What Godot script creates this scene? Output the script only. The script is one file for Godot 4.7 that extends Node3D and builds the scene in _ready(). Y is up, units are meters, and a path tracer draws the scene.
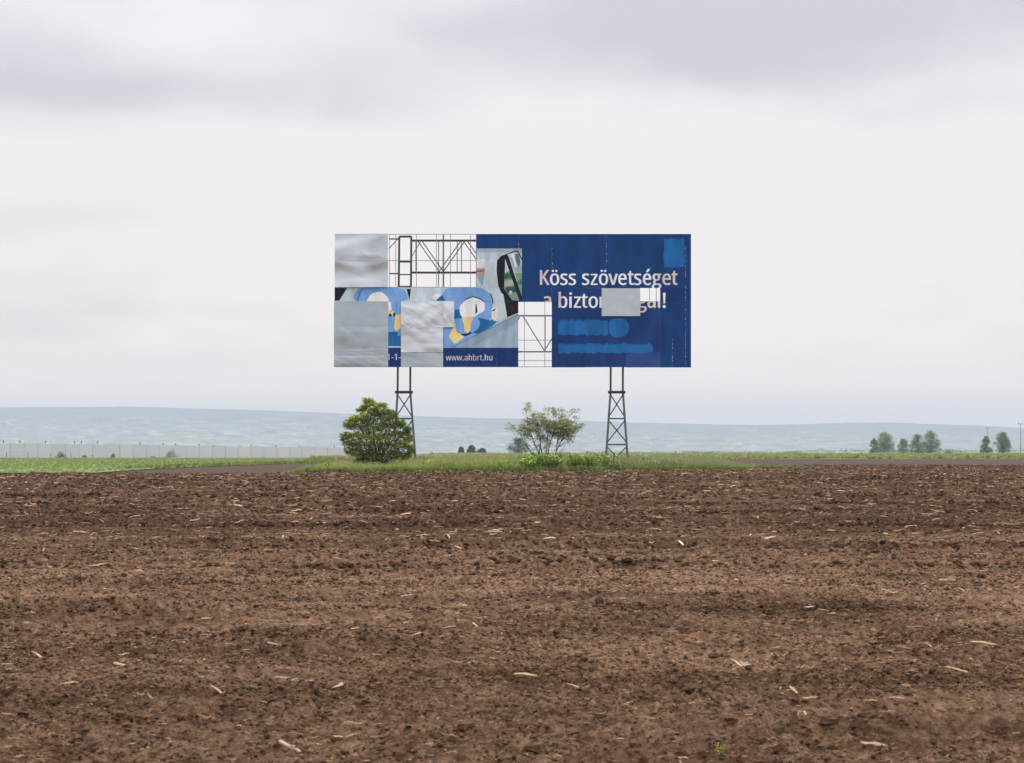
extends Node3D

# ---- camera numbers: eye height, focal length in picture pixels, row of the horizon
const EYE := 1.7
const F := 2000.0
const HZ := 450.0
const BD := 89.0            # distance of the hoarding's face

var used := {}
var nz := {}
var rng := RandomNumberGenerator.new()
var mats := {}

# ------------------------------------------------------------------ helpers
class MB:
	var v := PackedVector3Array()
	var n := PackedVector3Array()
	var c := PackedColorArray()
	var uv := PackedVector2Array()
	var use_uv := false
	func tri(a: Vector3, b: Vector3, d: Vector3, col := Color.WHITE) -> void:
		var nn := (d - a).cross(b - a).normalized()
		v.append(a); v.append(b); v.append(d)
		n.append(nn); n.append(nn); n.append(nn)
		c.append(col); c.append(col); c.append(col)
		if use_uv:
			uv.append(Vector2.ZERO); uv.append(Vector2.ZERO); uv.append(Vector2.ZERO)
	func quad(a: Vector3, b: Vector3, d: Vector3, e: Vector3, col := Color.WHITE) -> void:
		tri(a, b, d, col); tri(a, d, e, col)
	func box(lo: Vector3, hi: Vector3, col := Color.WHITE) -> void:
		var p := [Vector3(lo.x, lo.y, lo.z), Vector3(hi.x, lo.y, lo.z), Vector3(hi.x, hi.y, lo.z), Vector3(lo.x, hi.y, lo.z), Vector3(lo.x, lo.y, hi.z), Vector3(hi.x, lo.y, hi.z), Vector3(hi.x, hi.y, hi.z), Vector3(lo.x, hi.y, hi.z)]
		quad(p[4], p[7], p[6], p[5], col); quad(p[0], p[1], p[2], p[3], col)
		quad(p[3], p[2], p[6], p[7], col); quad(p[0], p[4], p[5], p[1], col)
		quad(p[0], p[3], p[7], p[4], col); quad(p[1], p[5], p[6], p[2], col)
	func tube(a: Vector3, b: Vector3, ra: float, rb: float, sides := 6, col := Color.WHITE, capped := true, spin := 0.0) -> void:
		var d := (b - a).normalized()
		var s := d.cross(Vector3.UP if absf(d.y) < 0.9 else Vector3.RIGHT).normalized()
		var t := d.cross(s)
		var pa := []
		var pb := []
		for i in sides:
			var q := TAU * i / sides + spin
			var o := s * cos(q) + t * sin(q)
			pa.append(a + o * ra); pb.append(b + o * rb)
		for i in sides:
			var j := (i + 1) % sides
			quad(pa[i], pa[j], pb[j], pb[i], col)
		if capped:
			for i in range(1, sides - 1):
				tri(pa[0], pa[i + 1], pa[i], col); tri(pb[0], pb[i], pb[i + 1], col)
	# a flat bar (angle iron, square tube): square section, sides parallel to the view plane
	func bar(a: Vector3, b: Vector3, w: float, col := Color.WHITE) -> void:
		tube(a, b, w * 0.7071, w * 0.7071, 4, col, true, PI / 4)
	func leaf(p: Vector3, dir: Vector3, side: Vector3, l: float, w: float, col: Color) -> void:
		var m := p + dir * (l * 0.45)
		var nn := dir.cross(side).normalized()
		var a := m + side * w * 0.5 - nn * w * 0.12
		var b := m - side * w * 0.5 - nn * w * 0.12
		var t := p + dir * l - nn * l * 0.1
		tri(p, a, t, col); tri(p, t, b, col)
	func mesh() -> ArrayMesh:
		var m := ArrayMesh.new()
		if v.is_empty():
			return m
		var ar := []
		ar.resize(Mesh.ARRAY_MAX)
		ar[Mesh.ARRAY_VERTEX] = v
		ar[Mesh.ARRAY_NORMAL] = n
		ar[Mesh.ARRAY_COLOR] = c
		if use_uv:
			ar[Mesh.ARRAY_TEX_UV] = uv
		m.add_surface_from_arrays(Mesh.PRIMITIVE_TRIANGLES, ar)
		return m

func P(px: float, py: float, d: float) -> Vector3:
	return Vector3((px - 512.0) / F * d, EYE + (HZ - py) / F * d, -d)

func X(px: float, d: float) -> float:
	return (px - 512.0) / F * d

func numbered(called: String) -> String:
	var k: int = used.get(called, 0)
	used[called] = k + 1
	return called if k == 0 else "%s_%03d" % [called, k]

func tag(o: Node, label := "", category := "", group := "", kind := "") -> Node:
	if label: o.set_meta("label", label)
	if category: o.set_meta("category", category)
	if group: o.set_meta("group", group)
	if kind: o.set_meta("kind", kind)
	return o

func thing(called: String, label: String, category: String, at: Vector3, group := "") -> Node3D:
	var o := Node3D.new()
	o.name = numbered(called)
	add_child(o)
	o.position = at
	tag(o, label, category, group)
	return o

func part(called: String, mesh: Mesh, mat: Material, parent: Node) -> MeshInstance3D:
	var o := MeshInstance3D.new()
	o.name = called
	o.mesh = mesh
	o.material_override = mat
	parent.add_child(o, true)
	return o

func top(called: String, mesh: Mesh, mat: Material, at := Vector3.ZERO) -> MeshInstance3D:
	var o := part(numbered(called), mesh, mat, self)
	o.position = at
	return o

func noise(called: String, freq: float, seed_: int, oct := 1, type := FastNoiseLite.TYPE_SIMPLEX_SMOOTH) -> FastNoiseLite:
	var f := FastNoiseLite.new()
	f.noise_type = type
	f.frequency = freq
	f.seed = seed_
	f.fractal_type = FastNoiseLite.FRACTAL_FBM if oct > 1 else FastNoiseLite.FRACTAL_NONE
	f.fractal_octaves = oct
	nz[called] = f
	return f

func lin(r: float, g: float, b: float) -> Color:
	return Color(r, g, b).srgb_to_linear()

func mat(called: String, color: Color, rough := 0.9, metal := 0.0, vcol := false) -> StandardMaterial3D:
	var m := StandardMaterial3D.new()
	m.resource_name = called
	m.albedo_color = color
	m.roughness = rough
	m.metallic = metal
	m.metallic_specular = 0.35
	m.vertex_color_use_as_albedo = vcol
	mats[called] = m
	return m

func sstep(a: float, b: float, x: float) -> float:
	var t := clampf((x - a) / (b - a), 0.0, 1.0)
	return t * t * (3.0 - 2.0 * t)

func multi(called: String, mesh: Mesh, m: Material, where: Array, tints: Array) -> MultiMeshInstance3D:
	var mm := MultiMesh.new()
	mm.transform_format = MultiMesh.TRANSFORM_3D
	mm.use_colors = true
	mm.mesh = mesh
	mm.instance_count = where.size()
	for i in where.size():
		mm.set_instance_transform(i, where[i])
		mm.set_instance_color(i, tints[i])
	var o := MultiMeshInstance3D.new()
	o.multimesh = mm
	o.material_override = m
	o.name = called
	return o

# ------------------------------------------------------------------ terrain
func base_h(x: float, d: float) -> float:
	# the field rises 1 in 100 to the hoarding, then lies level; to the left it falls to the road beyond
	var g := 0.0
	if d < 84.0:
		g = 0.01 * d
	else:
		g = 0.84 + 0.06 * (1.0 - exp(-(d - 84.0) / 6.0))
	if d > 150.0:
		var u := x / d
		var left := 1.0 - sstep(-0.085, -0.03, u)
		g -= left * 1.9 * sstep(190.0, 520.0, d)
		g -= (1.0 - left) * 1.2 * sstep(520.0, 900.0, d)
		g -= 6.0 * sstep(900.0, 3000.0, d)
	return g

func island_edge(x: float) -> float:
	# front of the grass island round the hoarding, a little nearer on the left
	return lerpf(79.6, 85.8, clampf((x + 8.0) / 18.5, 0.0, 1.0)) + 0.6 * nz.wob.get_noise_2d(x * 1.6, 40.0)

func field_edge(x: float) -> float:
	# far edge of the tilled field, as a distance from the camera
	return minf(77.5 + sstep(-9.5, -7.0, x) * (island_edge(x) + 1.2 - 77.5), 300.0) + 18.0 * sstep(10.0, 12.5, x) + 0.3 * sin(x * 0.7)

const MARKS := [24.6, 35.0, 40.5, 45.5, 50.2, 59.0, 67.0]   # straight lines left by the harrow, by distance
var furrows := []
func relief(x: float, d: float) -> float:
	var a: float = nz.fine.get_noise_2d(x * 0.7, d)
	var b: float = nz.mid.get_noise_2d(x, d)
	var c: float = nz.coarse.get_noise_2d(x, d * 1.6)
	var r: float = maxf(a, -0.3) * 0.042 + (0.024 * nz.grain.get_noise_2d(x * 0.6, d * 0.9) if d < 30.0 else 0.0) + absf(b) * 0.050 + c * 0.04
	r *= 0.75 + 0.5 * nz.patch.get_noise_2d(x, d)
	# tillage lines that run across the view
	if d > 11.0 and d < 90.0:
		var wob: float = 0.12 * nz.wob.get_noise_2d(x, 7.0)
		var k := int(floor((d - 9.0) / 1.35))
		for j in [k - 1, k, k + 1]:
			if j < 0 or j >= furrows.size():
				continue
			var fu: Array = furrows[j]
			var s: float = (d - fu[0] - wob) / fu[2]
			if absf(s) > 3.5:
				continue
			var am: float = fu[1] * clampf(0.35 + 1.1 * nz.wob.get_noise_2d(x * 0.35 + j * 57.0, j * 13.0), 0.0, 1.0)
			r += am * (exp(-(s - 1.0) * (s - 1.0)) - 0.7 * exp(-(s + 0.6) * (s + 0.6)))
		for mk in MARKS:
			var s1: float = (d - mk - wob * 0.5) / 0.13
			if absf(s1) < 3.5:
				r += 0.05 * clampf(0.6 + 0.9 * nz.wob.get_noise_2d(x * 0.25, mk), 0.1, 1.0) * (exp(-(s1 - 1.0) * (s1 - 1.0)) - 0.8 * exp(-(s1 + 0.7) * (s1 + 0.7)))
		# the deep wheel mark on the right
		var s2 := (d - 28.4 - wob) / 0.16
		if absf(s2) < 4.0:
			r += 0.075 * sstep(2.6, 4.6, x + 0.4 * nz.wob.get_noise_2d(x * 3.0, 3.0)) * (exp(-(s2 - 1.0) * (s2 - 1.0)) - 0.7 * exp(-(s2 + 0.7) * (s2 + 0.7)))
	return r

func ground_y(x: float, d: float) -> float:
	var e := field_edge(x)
	var k := 1.0
	if d > e:
		k = 0.25
	return base_h(x, d) + relief(x, d) * k

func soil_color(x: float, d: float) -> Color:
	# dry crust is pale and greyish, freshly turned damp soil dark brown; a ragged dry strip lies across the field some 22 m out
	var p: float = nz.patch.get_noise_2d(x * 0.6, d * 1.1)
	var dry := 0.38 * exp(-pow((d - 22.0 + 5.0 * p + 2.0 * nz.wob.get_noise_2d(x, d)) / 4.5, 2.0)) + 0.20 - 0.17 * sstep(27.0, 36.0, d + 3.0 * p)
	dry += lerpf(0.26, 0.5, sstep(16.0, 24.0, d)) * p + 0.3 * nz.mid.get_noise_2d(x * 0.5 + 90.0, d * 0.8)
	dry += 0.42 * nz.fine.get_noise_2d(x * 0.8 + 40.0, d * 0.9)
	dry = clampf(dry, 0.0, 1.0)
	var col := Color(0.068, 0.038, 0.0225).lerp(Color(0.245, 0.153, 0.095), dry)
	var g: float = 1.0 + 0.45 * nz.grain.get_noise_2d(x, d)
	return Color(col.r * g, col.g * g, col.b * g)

func build_ground() -> void:
	var rows := PackedFloat32Array()
	for dd in [-900.0, -500.0, -250.0, -120.0, -60.0, -30.0, -15.0, -6.0, 0.0, 3.0, 5.0, 6.5, 7.4]:
		rows.append(dd)
	var d := 8.0
	while d < 108.0:
		rows.append(d)
		d *= 1.0024 if d < 20.0 else 1.0033
	while d < 6500.0:
		rows.append(d)
		d *= 1.022
	var cols := PackedFloat32Array()
	var nu := 330
	for i in range(-nu, nu + 1):
		cols.append(0.40 * i / nu)
	var outer := 0.42
	while outer < 60.0:
		cols.append(outer)
		cols.insert(0, -outer)
		outer *= 1.28
	var W := cols.size()
	var H := rows.size()
	var v := PackedVector3Array()
	var c := PackedColorArray()
	v.resize(W * H)
	c.resize(W * H)
	var far_soil := Color(0.098, 0.070, 0.057)
	var turf := Color(0.19, 0.22, 0.08)
	for j in H:
		var dd := rows[j]
		var de := maxf(dd, 14.0)
		for i in W:
			var u := cols[i]
			var x := signf(u) * minf(absf(u) * de, 3500.0 + absf(u) * 20.0)
			var jx := 0.0
			if dd > 8.0 and dd < 92.0 and absf(u) < 0.4:
				jx = nz.grain.get_noise_2d(x * 3.0, dd * 3.0) * 0.0007 * dd
			var y := 0.0
			var e := field_edge(x)
			var detailed := dd > 7.9 and dd < 300.0 and absf(u) < 0.45
			if detailed:
				y = base_h(x, dd) + relief(x, dd) * (1.0 if dd < e else 0.25)
			else:
				y = base_h(x, dd)
			v[j * W + i] = Vector3(x + jx, y, -dd)
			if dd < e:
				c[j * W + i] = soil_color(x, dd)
			elif dd < 104.0 and x > -9.2 and x < 10.6:
				c[j * W + i] = Color(0.15, 0.16, 0.07)
			elif dd < 180.0:
				var gg: float = 1.0 + 0.2 * nz.mid.get_noise_2d(x, dd)
				c[j * W + i] = Color(far_soil.r * gg, far_soil.g * gg, far_soil.b * gg)
			else:
				c[j * W + i] = turf
	var idx := PackedInt32Array()
	idx.resize((W - 1) * (H - 1) * 6)
	var q := 0
	for j in H - 1:
		for i in W - 1:
			var a := j * W + i
			idx[q] = a; idx[q + 1] = a + W; idx[q + 2] = a + 1
			idx[q + 3] = a + 1; idx[q + 4] = a + W; idx[q + 5] = a + W + 1
			q += 6
	var ar := []
	ar.resize(Mesh.ARRAY_MAX)
	ar[Mesh.ARRAY_VERTEX] = v
	ar[Mesh.ARRAY_COLOR] = c
	ar[Mesh.ARRAY_INDEX] = idx
	var m := ArrayMesh.new()
	m.add_surface_from_arrays(Mesh.PRIMITIVE_TRIANGLES, ar)
	var o := top("ground", m, mats.soil)
	tag(o, "wide brown tilled field with crumbly bare soil", "", "", "structure")

# a sheet of turf or track laid on the ground: rows of [distance, left x, right x]
func sheet(called: String, label: String, m: Material, pts: Array, lift: float, nu := 60) -> void:
	var b := MB.new()
	for k in pts.size() - 1:
		var steps := 10
		for s in steps:
			var t0 := float(s) / steps
			var t1 := float(s + 1) / steps
			var d0: float = lerpf(pts[k][0], pts[k + 1][0], t0)
			var d1: float = lerpf(pts[k][0], pts[k + 1][0], t1)
			var l0: float = lerpf(pts[k][1], pts[k + 1][1], t0)
			var l1: float = lerpf(pts[k][1], pts[k + 1][1], t1)
			var r0: float = lerpf(pts[k][2], pts[k + 1][2], t0)
			var r1: float = lerpf(pts[k][2], pts[k + 1][2], t1)
			for i in nu:
				var f0 := float(i) / nu
				var f1 := float(i + 1) / nu
				var q := []
				for w in [[l0, r0, d0, f0], [l1, r1, d1, f0], [l1, r1, d1, f1], [l0, r0, d0, f1]]:
					var x: float = lerpf(w[0], w[1], w[3])
					q.append(Vector3(x, base_h(x, w[2]) + lift, -w[2]))
				b.quad(q[0], q[1], q[2], q[3], Color.WHITE)
	tag(top(called, b.mesh(), m), label, "", "", "structure")

# ------------------------------------------------------------------ soil litter
func clod_mesh(seed_: int) -> ArrayMesh:
	var s := SphereMesh.new()
	s.radius = 0.5
	s.height = 1.0
	s.radial_segments = 9
	s.rings = 5
	var ar := s.get_mesh_arrays()
	var v: PackedVector3Array = ar[Mesh.ARRAY_VERTEX]
	var f := FastNoiseLite.new()
	f.seed = seed_
	f.frequency = 1.3
	for i in v.size():
		var p := v[i]
		var k := 1.0 + 0.55 * f.get_noise_3dv(p * 1.6) + 0.3 * f.get_noise_3dv(p * 4.0)
		v[i] = Vector3(p.x * k, p.y * k * 0.72, p.z * k)
	var idx: PackedInt32Array = ar[Mesh.ARRAY_INDEX]
	var b := MB.new()
	for i in range(0, idx.size(), 3):
		b.tri(v[idx[i]], v[idx[i + 1]], v[idx[i + 2]])
	return b.mesh()

func shred_mesh(kind: int) -> ArrayMesh:
	# strip of dry maize leaf, 1 long, arched and folded along its middle
	var b := MB.new()
	var seg := 5
	var prev := []
	for i in seg + 1:
		var t := float(i) / seg
		var w := 0.055 * (1.0 - pow(absf(t * 2.0 - 1.0), 3.0) * 0.75) * (1.0 if kind == 0 else 0.6)
		var bend := 0.05 * sin(t * PI * 1.3) if kind == 0 else 0.06 * sin(t * PI * 2.2)
		var c := Vector3(t - 0.5, bend, 0.10 * sin(t * 5.0 + kind * 2.0) * (1.0 - kind * 0.3) + 0.03 * sin(t * 17.0))
		var row := [c + Vector3(0, 0.035, w), c, c + Vector3(0, 0.03 + 0.03 * t, -w)]
		if i > 0:
			b.quad(prev[0], prev[1], row[1], row[0])
			b.quad(prev[1], prev[2], row[2], row[1])
		prev = row
	return b.mesh()

func stalk_mesh(kind: int) -> ArrayMesh:
	# broken piece of maize stalk, 1 long, with a node and split ends
	var b := MB.new()
	var r := 0.042 if kind == 0 else 0.03
	var rings := [[-0.5, 0.75], [-0.44, 1.0], [-0.02, 0.92], [0.02, 1.18], [0.06, 0.92], [0.45, 0.85], [0.5, 0.5]]
	var prev := []
	for ring in rings:
		var row := []
		for s in 7:
			var q := TAU * s / 7.0
			var x: float = ring[0]
			if absf(x) > 0.47:
				x += 0.03 * sin(s * 2.4 + kind)
			row.append(Vector3(x, sin(q) * r * ring[1] + 0.02 * x * x, cos(q) * r * ring[1] + (0.06 * x * x if kind == 1 else 0.0)))
		if prev:
			for s in 7:
				var t := (s + 1) % 7
				b.quad(prev[s], prev[t], row[t], row[s])
		prev = row
	# a ragged sheath leaf that still clings to the node
	b.quad(Vector3(0.02, r, 0.0), Vector3(0.05, r * 0.6, r), Vector3(0.34, r * 1.3, r * 2.4), Vector3(0.30, r * 1.9, r * 1.2))
	return b.mesh()

func spot(dmin: float, dmax: float, uni: bool) -> Vector2:
	# a random place in the wedge of field in view, with a margin; evenly over the area or evenly in distance
	var d := sqrt(lerpf(dmin * dmin, dmax * dmax, rng.randf())) if uni else lerpf(dmin, dmax, rng.randf())
	var x := rng.randf_range(-1.0, 1.0) * (d * 0.256 * 1.08 + 2.8)
	return Vector2(x, d)

func straw_tint() -> Color:
	var k := rng.randf()
	var c := Color(0.54, 0.37, 0.23).lerp(Color(0.27, 0.165, 0.095), k)
	if rng.randf() < 0.18:
		c = Color(0.68, 0.53, 0.38)
	return c

func build_litter() -> void:
	# clods
	for kind in 4:
		var where := []
		var tints := []
		var m := clod_mesh(40 + kind)
		var counts := [[9.0, 16.0, 24000, 0.006, 0.026], [12.0, 24.0, 21000, 0.010, 0.032], [9.0, 30.0, 4600, 0.022, 0.050], [20.0, 45.0, 13000, 0.018, 0.055], [40.0, 103.0, 14000, 0.03, 0.10], [9.0, 80.0, 700, 0.05, 0.10]]
		for cn in counts:
			for i in int(cn[2]):
				var p := spot(cn[0], cn[1], true)
				if p.y > field_edge(p.x) - 0.2:
					continue
				# lumps gather along the tillage lines, the shade there painted into their colour
				var line_shade := 1.0
				if p.y > 16.0 and rng.randf() < 0.33:
					var fk := clampi(int((p.y - 9.6) / 1.35), 0, furrows.size() - 1)
					if furrows[fk][1] > 0.055:
						p.y = furrows[fk][0] + rng.randfn() * 0.09 + 0.12 * nz.wob.get_noise_2d(p.x, 7.0)
						line_shade = 0.7
				if cn[0] == 20.0 and i < 110:
					p = Vector2(rng.randf_range(2.9, 9.5), 0.0)
					p.y = 28.42 + rng.randfn() * 0.07 + 0.12 * nz.wob.get_noise_2d(p.x, 7.0)
					line_shade = 0.6  # shadow of the wheel mark, put into the clod tint
				elif cn[0] == 40.0 and i < 1500:
					var mk: float = MARKS[i % 7]
					p = Vector2(rng.randf_range(-1.0, 1.0) * (mk * 0.256 + 3.0), 0.0)
					if nz.wob.get_noise_2d(p.x * 0.25, mk) < -0.45: continue
					p.y = mk + rng.randfn() * 0.05 + 0.06 * nz.wob.get_noise_2d(p.x, 7.0)
					line_shade = 0.66
				var clump: float = nz.patch.get_noise_2d(p.x * 2.2 + 300.0, p.y * 2.2)
				if clump < -0.05 and line_shade == 1.0 and rng.randf() < 0.6:
					continue
				var s: float = lerpf(cn[3], cn[4], pow(rng.randf(), 2.0))
				if line_shade < 0.65: s = rng.randf_range(0.05, 0.11)
				var y := ground_y(p.x, p.y) + s * 0.14
				var bs := Basis.from_euler(Vector3(rng.randf_range(-0.5, 0.5), rng.randf() * TAU, rng.randf_range(-0.5, 0.5)))
				where.append(Transform3D(bs.scaled(Vector3(s * rng.randf_range(0.8, 1.5), s, s * rng.randf_range(0.8, 1.2))), Vector3(p.x, y, -p.y)))
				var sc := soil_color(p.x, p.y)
				var k := rng.randf_range(0.5, 1.65) * line_shade
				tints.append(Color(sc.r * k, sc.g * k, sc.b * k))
		var o := multi(numbered("soil_crumbs"), m, mats.clod, where, tints)
		add_child(o)
		tag(o, "small brown soil crumbs strewn over the tilled field", "soil", "", "stuff")
	# maize litter
	var meshes := [shred_mesh(0), shred_mesh(1), stalk_mesh(0), stalk_mesh(1)]
	for kind in 4:
		var where := []
		var tints := []
		var counts := [[9.0, 18.0, 8500, 0.010, 0.045], [14.0, 32.0, 9500, 0.016, 0.065], [9.0, 40.0, 500, 0.05, 0.14], [28.0, 86.0, 4200, 0.05, 0.24], [50.0, 103.0, 1500, 0.06, 0.24]]
		for cn in counts:
			for i in int(cn[2] * (1.0 if kind < 2 else 0.45)):
				var p := spot(cn[0], cn[1], true)
				if p.y > field_edge(p.x) - 0.3:
					continue
				if nz.patch.get_noise_2d(p.x * 1.5 + 700.0, p.y * 3.0) < -0.12 and rng.randf() < 0.7:
					continue
				var s: float = lerpf(cn[3], cn[4], pow(rng.randf(), 1.8))
				var yaw := rng.randf_range(-0.6, 0.6) if rng.randf() < 0.6 else rng.randf() * TAU
				var bs := Basis.from_euler(Vector3(rng.randf_range(-0.6, 0.6), yaw, rng.randf_range(-0.22, 0.22)))
				var wd := 1.0 + 0.9 * sstep(14.0, 30.0, p.y) * rng.randf()
				where.append(Transform3D(bs * Basis.from_scale(Vector3(s, s * wd, s * wd)), Vector3(p.x, ground_y(p.x, p.y) + 0.012 + s * 0.02, -p.y)))
				tints.append(straw_tint())
		var o := multi(numbered("maize_chaff"), meshes[kind], mats.straw, where, tints)
		add_child(o)
		tag(o, "pale dry maize chaff scattered all over the tilled field", "chaff", "", "stuff")
	# pieces that can be made out one by one: ends in the picture, so their true place, length and turn follow
	var seen := [
		[119, 665, 143, 675, 2, "straight pale maize stalk lying slantwise on the soil near the bottom left corner"],
		[227, 548, 248, 540, 2, "thick bent maize stalk lying alone on dark soil left of the field's middle"],
		[272, 645, 281, 655, 3, "short forked maize stalk left of the field's middle, in the lower half"],
		[280, 746, 300, 756, 2, "dull maize stalk lying at the bottom edge of the picture, left of centre"],
		[20, 626, 32, 614, 3, "thin maize stalk pointing up and right at the picture's left edge"],
		[29, 657, 41, 660, 0, ""], [117, 657, 130, 659, 0, ""], [13, 758, 26, 758, 0, ""], [147, 709, 151, 699, 1, ""], [135, 703, 144, 699, 1, ""],
		[727, 667, 740, 671, 0, ""], [733, 673, 751, 665, 0, ""], [738, 663, 745, 674, 1, ""], [741, 671, 752, 668, 0, ""], [729, 670, 746, 665, 1, ""],
		[768, 657, 787, 656, 1, ""], [799, 670, 814, 669, 1, ""], [777, 687, 794, 690, 1, ""], [789, 694, 800, 699, 3, ""], [801, 700, 818, 700, 0, ""],
		[693, 720, 704, 721, 0, ""], [791, 722, 799, 719, 1, ""], [798, 719, 809, 726, 1, ""], [435, 666, 468, 664, 1, ""], [422, 610, 463, 612, 1, ""],
		[912, 647, 947, 660, 1, ""], [964, 650, 999, 659, 0, ""], [947, 670, 969, 675, 3, ""], [597, 566, 627, 568, 3, ""], [512, 677, 533, 681, 0, ""],
		[939, 582, 955, 582, 2, ""], [882, 596, 892, 599, 3, ""], [822, 530, 837, 533, 0, ""], [972, 555, 990, 555, 3, ""], [914, 520, 930, 519, 0, ""],
		[482, 528, 490, 528, 0, ""], [434, 542, 447, 539, 1, ""], [478, 553, 491, 553, 0, ""], [486, 563, 496, 567, 1, ""], [400, 601, 412, 600, 3, ""],
		[474, 625, 478, 631, 3, ""], [460, 609, 466, 606, 0, ""], [30, 615, 34, 610, 1, ""], [86, 568, 110, 567, 0, ""], [40, 568, 56, 565, 1, ""],
		[225, 565, 237, 566, 3, ""], [100, 507, 116, 506, 0, ""], [0, 518, 10, 521, 2, ""], [955, 592, 968, 594, 1, ""], [828, 617, 838, 616, 0, ""],
		[340, 732, 365, 730, 1, ""], [560, 690, 590, 694, 1, ""], [640, 712, 655, 708, 0, ""], [886, 700, 905, 704, 0, ""], [950, 725, 972, 722, 1, ""],
		[410, 640, 428, 638, 0, ""], [330, 690, 348, 686, 0, ""], [210, 690, 222, 700, 1, ""], [60, 690, 82, 688, 0, ""], [860, 745, 884, 748, 0, ""]]
	for s in seen:
		var a := hit(s[0], s[1])
		var b := hit(s[2], s[3])
		# never longer than a stalk piece: foreshortening along the view is capped
		var run := b - a
		run.y = clampf(run.y, -0.25, 0.25)
		var l := Vector2(run.x, run.y).length()
		place_stalk(meshes[s[4]], (a + b) * 0.5, l, atan2(run.y, run.x), s[5], 1.35)
	for i in 190:
		var p := spot(10.2, 30.0, false)
		p.x = clampf(p.x, -p.y * 0.252, p.y * 0.252)
		place_stalk(meshes[rng.randi() % 4], p, rng.randf_range(0.03, 0.08) + 0.08 * pow(rng.randf(), 4.0), rng.randf_range(-0.7, 0.7) if rng.randf() < 0.7 else rng.randf() * PI, "", 1.0)
	# larger lumps, one by one
	var lump := [clod_mesh(71), clod_mesh(72), clod_mesh(73)]
	var big := [[80, 658], [41, 692], [80, 711], [80, 731], [137, 745], [731, 724], [828, 739], [690, 742], [798, 677], [788, 680], [780, 699], [826, 751], [708, 741], [740, 702], [272, 541], [250, 573], [186, 521], [443, 545], [518, 676], [346, 638], [420, 652], [610, 700], [560, 740], [940, 690], [900, 625], [886, 626], [1000, 640], [320, 610], [200, 640], [500, 600]]
	for i in 50:
		big.append([rng.randf_range(4, 1020), rng.randf_range(590, 758)])
	for q in big:
		var p := hit(q[0], q[1])
		var o := top("soil_clod", lump[rng.randi() % 3], mats.clod_single)
		var s := rng.randf_range(0.045, 0.085)
		o.position = Vector3(p.x, ground_y(p.x, p.y) + s * 0.16, -p.y)
		o.basis = Basis.from_euler(Vector3(rng.randf_range(-0.4, 0.4), rng.randf() * TAU, 0)).scaled(Vector3(s * 1.35, s, s))
		tag(o, "dark brown lump of soil on the tilled field, " + zone(p), "soil clod", "larger lumps of soil on the tilled field")

func hit(px: float, py: float) -> Vector2:
	# where the line of sight through a pixel meets the field: (x, distance)
	var d := 3400.0 / (py - 430.0)
	for i in 5:
		d = F * (EYE - ground_y(X(px, d), d)) / (py - HZ) * 0.5 + d * 0.5
	return Vector2(X(px, d), d)

func zone(p: Vector2) -> String:
	# which part of the field a spot lies in, as the picture shows it
	var u := p.x / p.y
	var across := "far left" if u < -0.154 else ("left of centre" if u < -0.051 else ("in the middle" if u < 0.051 else ("right of centre" if u < 0.154 else "far right")))
	return across + (" near the bottom edge" if p.y < 12.5 else (" in the lower half" if p.y < 17.0 else " towards the billboard"))

func place_stalk(m: Mesh, p: Vector2, l: float, yaw: float, label: String, thick: float) -> void:
	var o := top("maize_stalk", m, mats.straw_variants[0 if thick > 1.2 else rng.randi() % 4])
	var t := clampf(thick * (0.15 if thick < 1.2 else 0.2) / maxf(l, 0.05), 0.4, 1.5)
	var bs := Basis.from_euler(Vector3(rng.randf_range(-0.5, 0.5), yaw, rng.randf_range(-0.08, 0.08)))
	o.basis = bs * Basis.from_scale(Vector3(l, l * t, l * t))
	o.position = Vector3(p.x, ground_y(p.x, p.y) + 0.012 + l * 0.03, -p.y)
	tag(o, label if label else "%s %s, %s" % [["pale", "tan", "brown", "greyish"][maxi(0, mats.straw_variants.find(o.material_override))], "curl of dry maize leaf" if m.get_faces().size() < 70 else "broken bit of maize stalk", zone(p)], "maize stalk", "dry maize stalk pieces lying on the field")

# ------------------------------------------------------------------ grass and weeds
func tuft_mesh(seed_: int, blades: int, w: float, seed_heads: bool) -> ArrayMesh:
	# one metre tall tuft; instances scale it down
	var r := RandomNumberGenerator.new()
	r.seed = seed_
	var b := MB.new()
	for i in blades:
		var q := r.randf() * TAU
		var out := Vector3(cos(q), 0, sin(q))
		var base := out * r.randf() * 0.16 + Vector3(r.randf_range(-0.1, 0.1), 0, r.randf_range(-0.1, 0.1))
		var h := r.randf_range(0.45, 1.0)
		var lean := r.randf_range(0.05, 0.42) * h
		var mid := base + out * lean * 0.35 + Vector3.UP * h * 0.6
		var tip := base + out * lean + Vector3.UP * h * r.randf_range(0.86, 1.0)
		var side := out.cross(Vector3.UP).rotated(Vector3.UP, r.randf_range(-0.8, 0.8)) * w * r.randf_range(0.6, 1.2)
		var k := r.randf_range(0.75, 1.2)
		var col := Color(k, k, k * 0.95)
		b.tri(base - side, base + side, mid + side * 0.7, col)
		b.tri(base - side, mid + side * 0.7, mid - side * 0.7, col)
		b.tri(mid - side * 0.7, mid + side * 0.7, tip, col)
		if seed_heads and i % 2 == 0:
			var hc := Color(1.9, 1.45, 1.8)
			var up := (tip - mid).normalized()
			for s in 3:
				var p := tip + up * 0.05 * s
				b.leaf(p, (up + Vector3(r.randf_range(-0.6, 0.6), 0, r.randf_range(-0.6, 0.6))).normalized(), side.normalized(), 0.09, 0.035, hc)
	return b.mesh()

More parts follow.
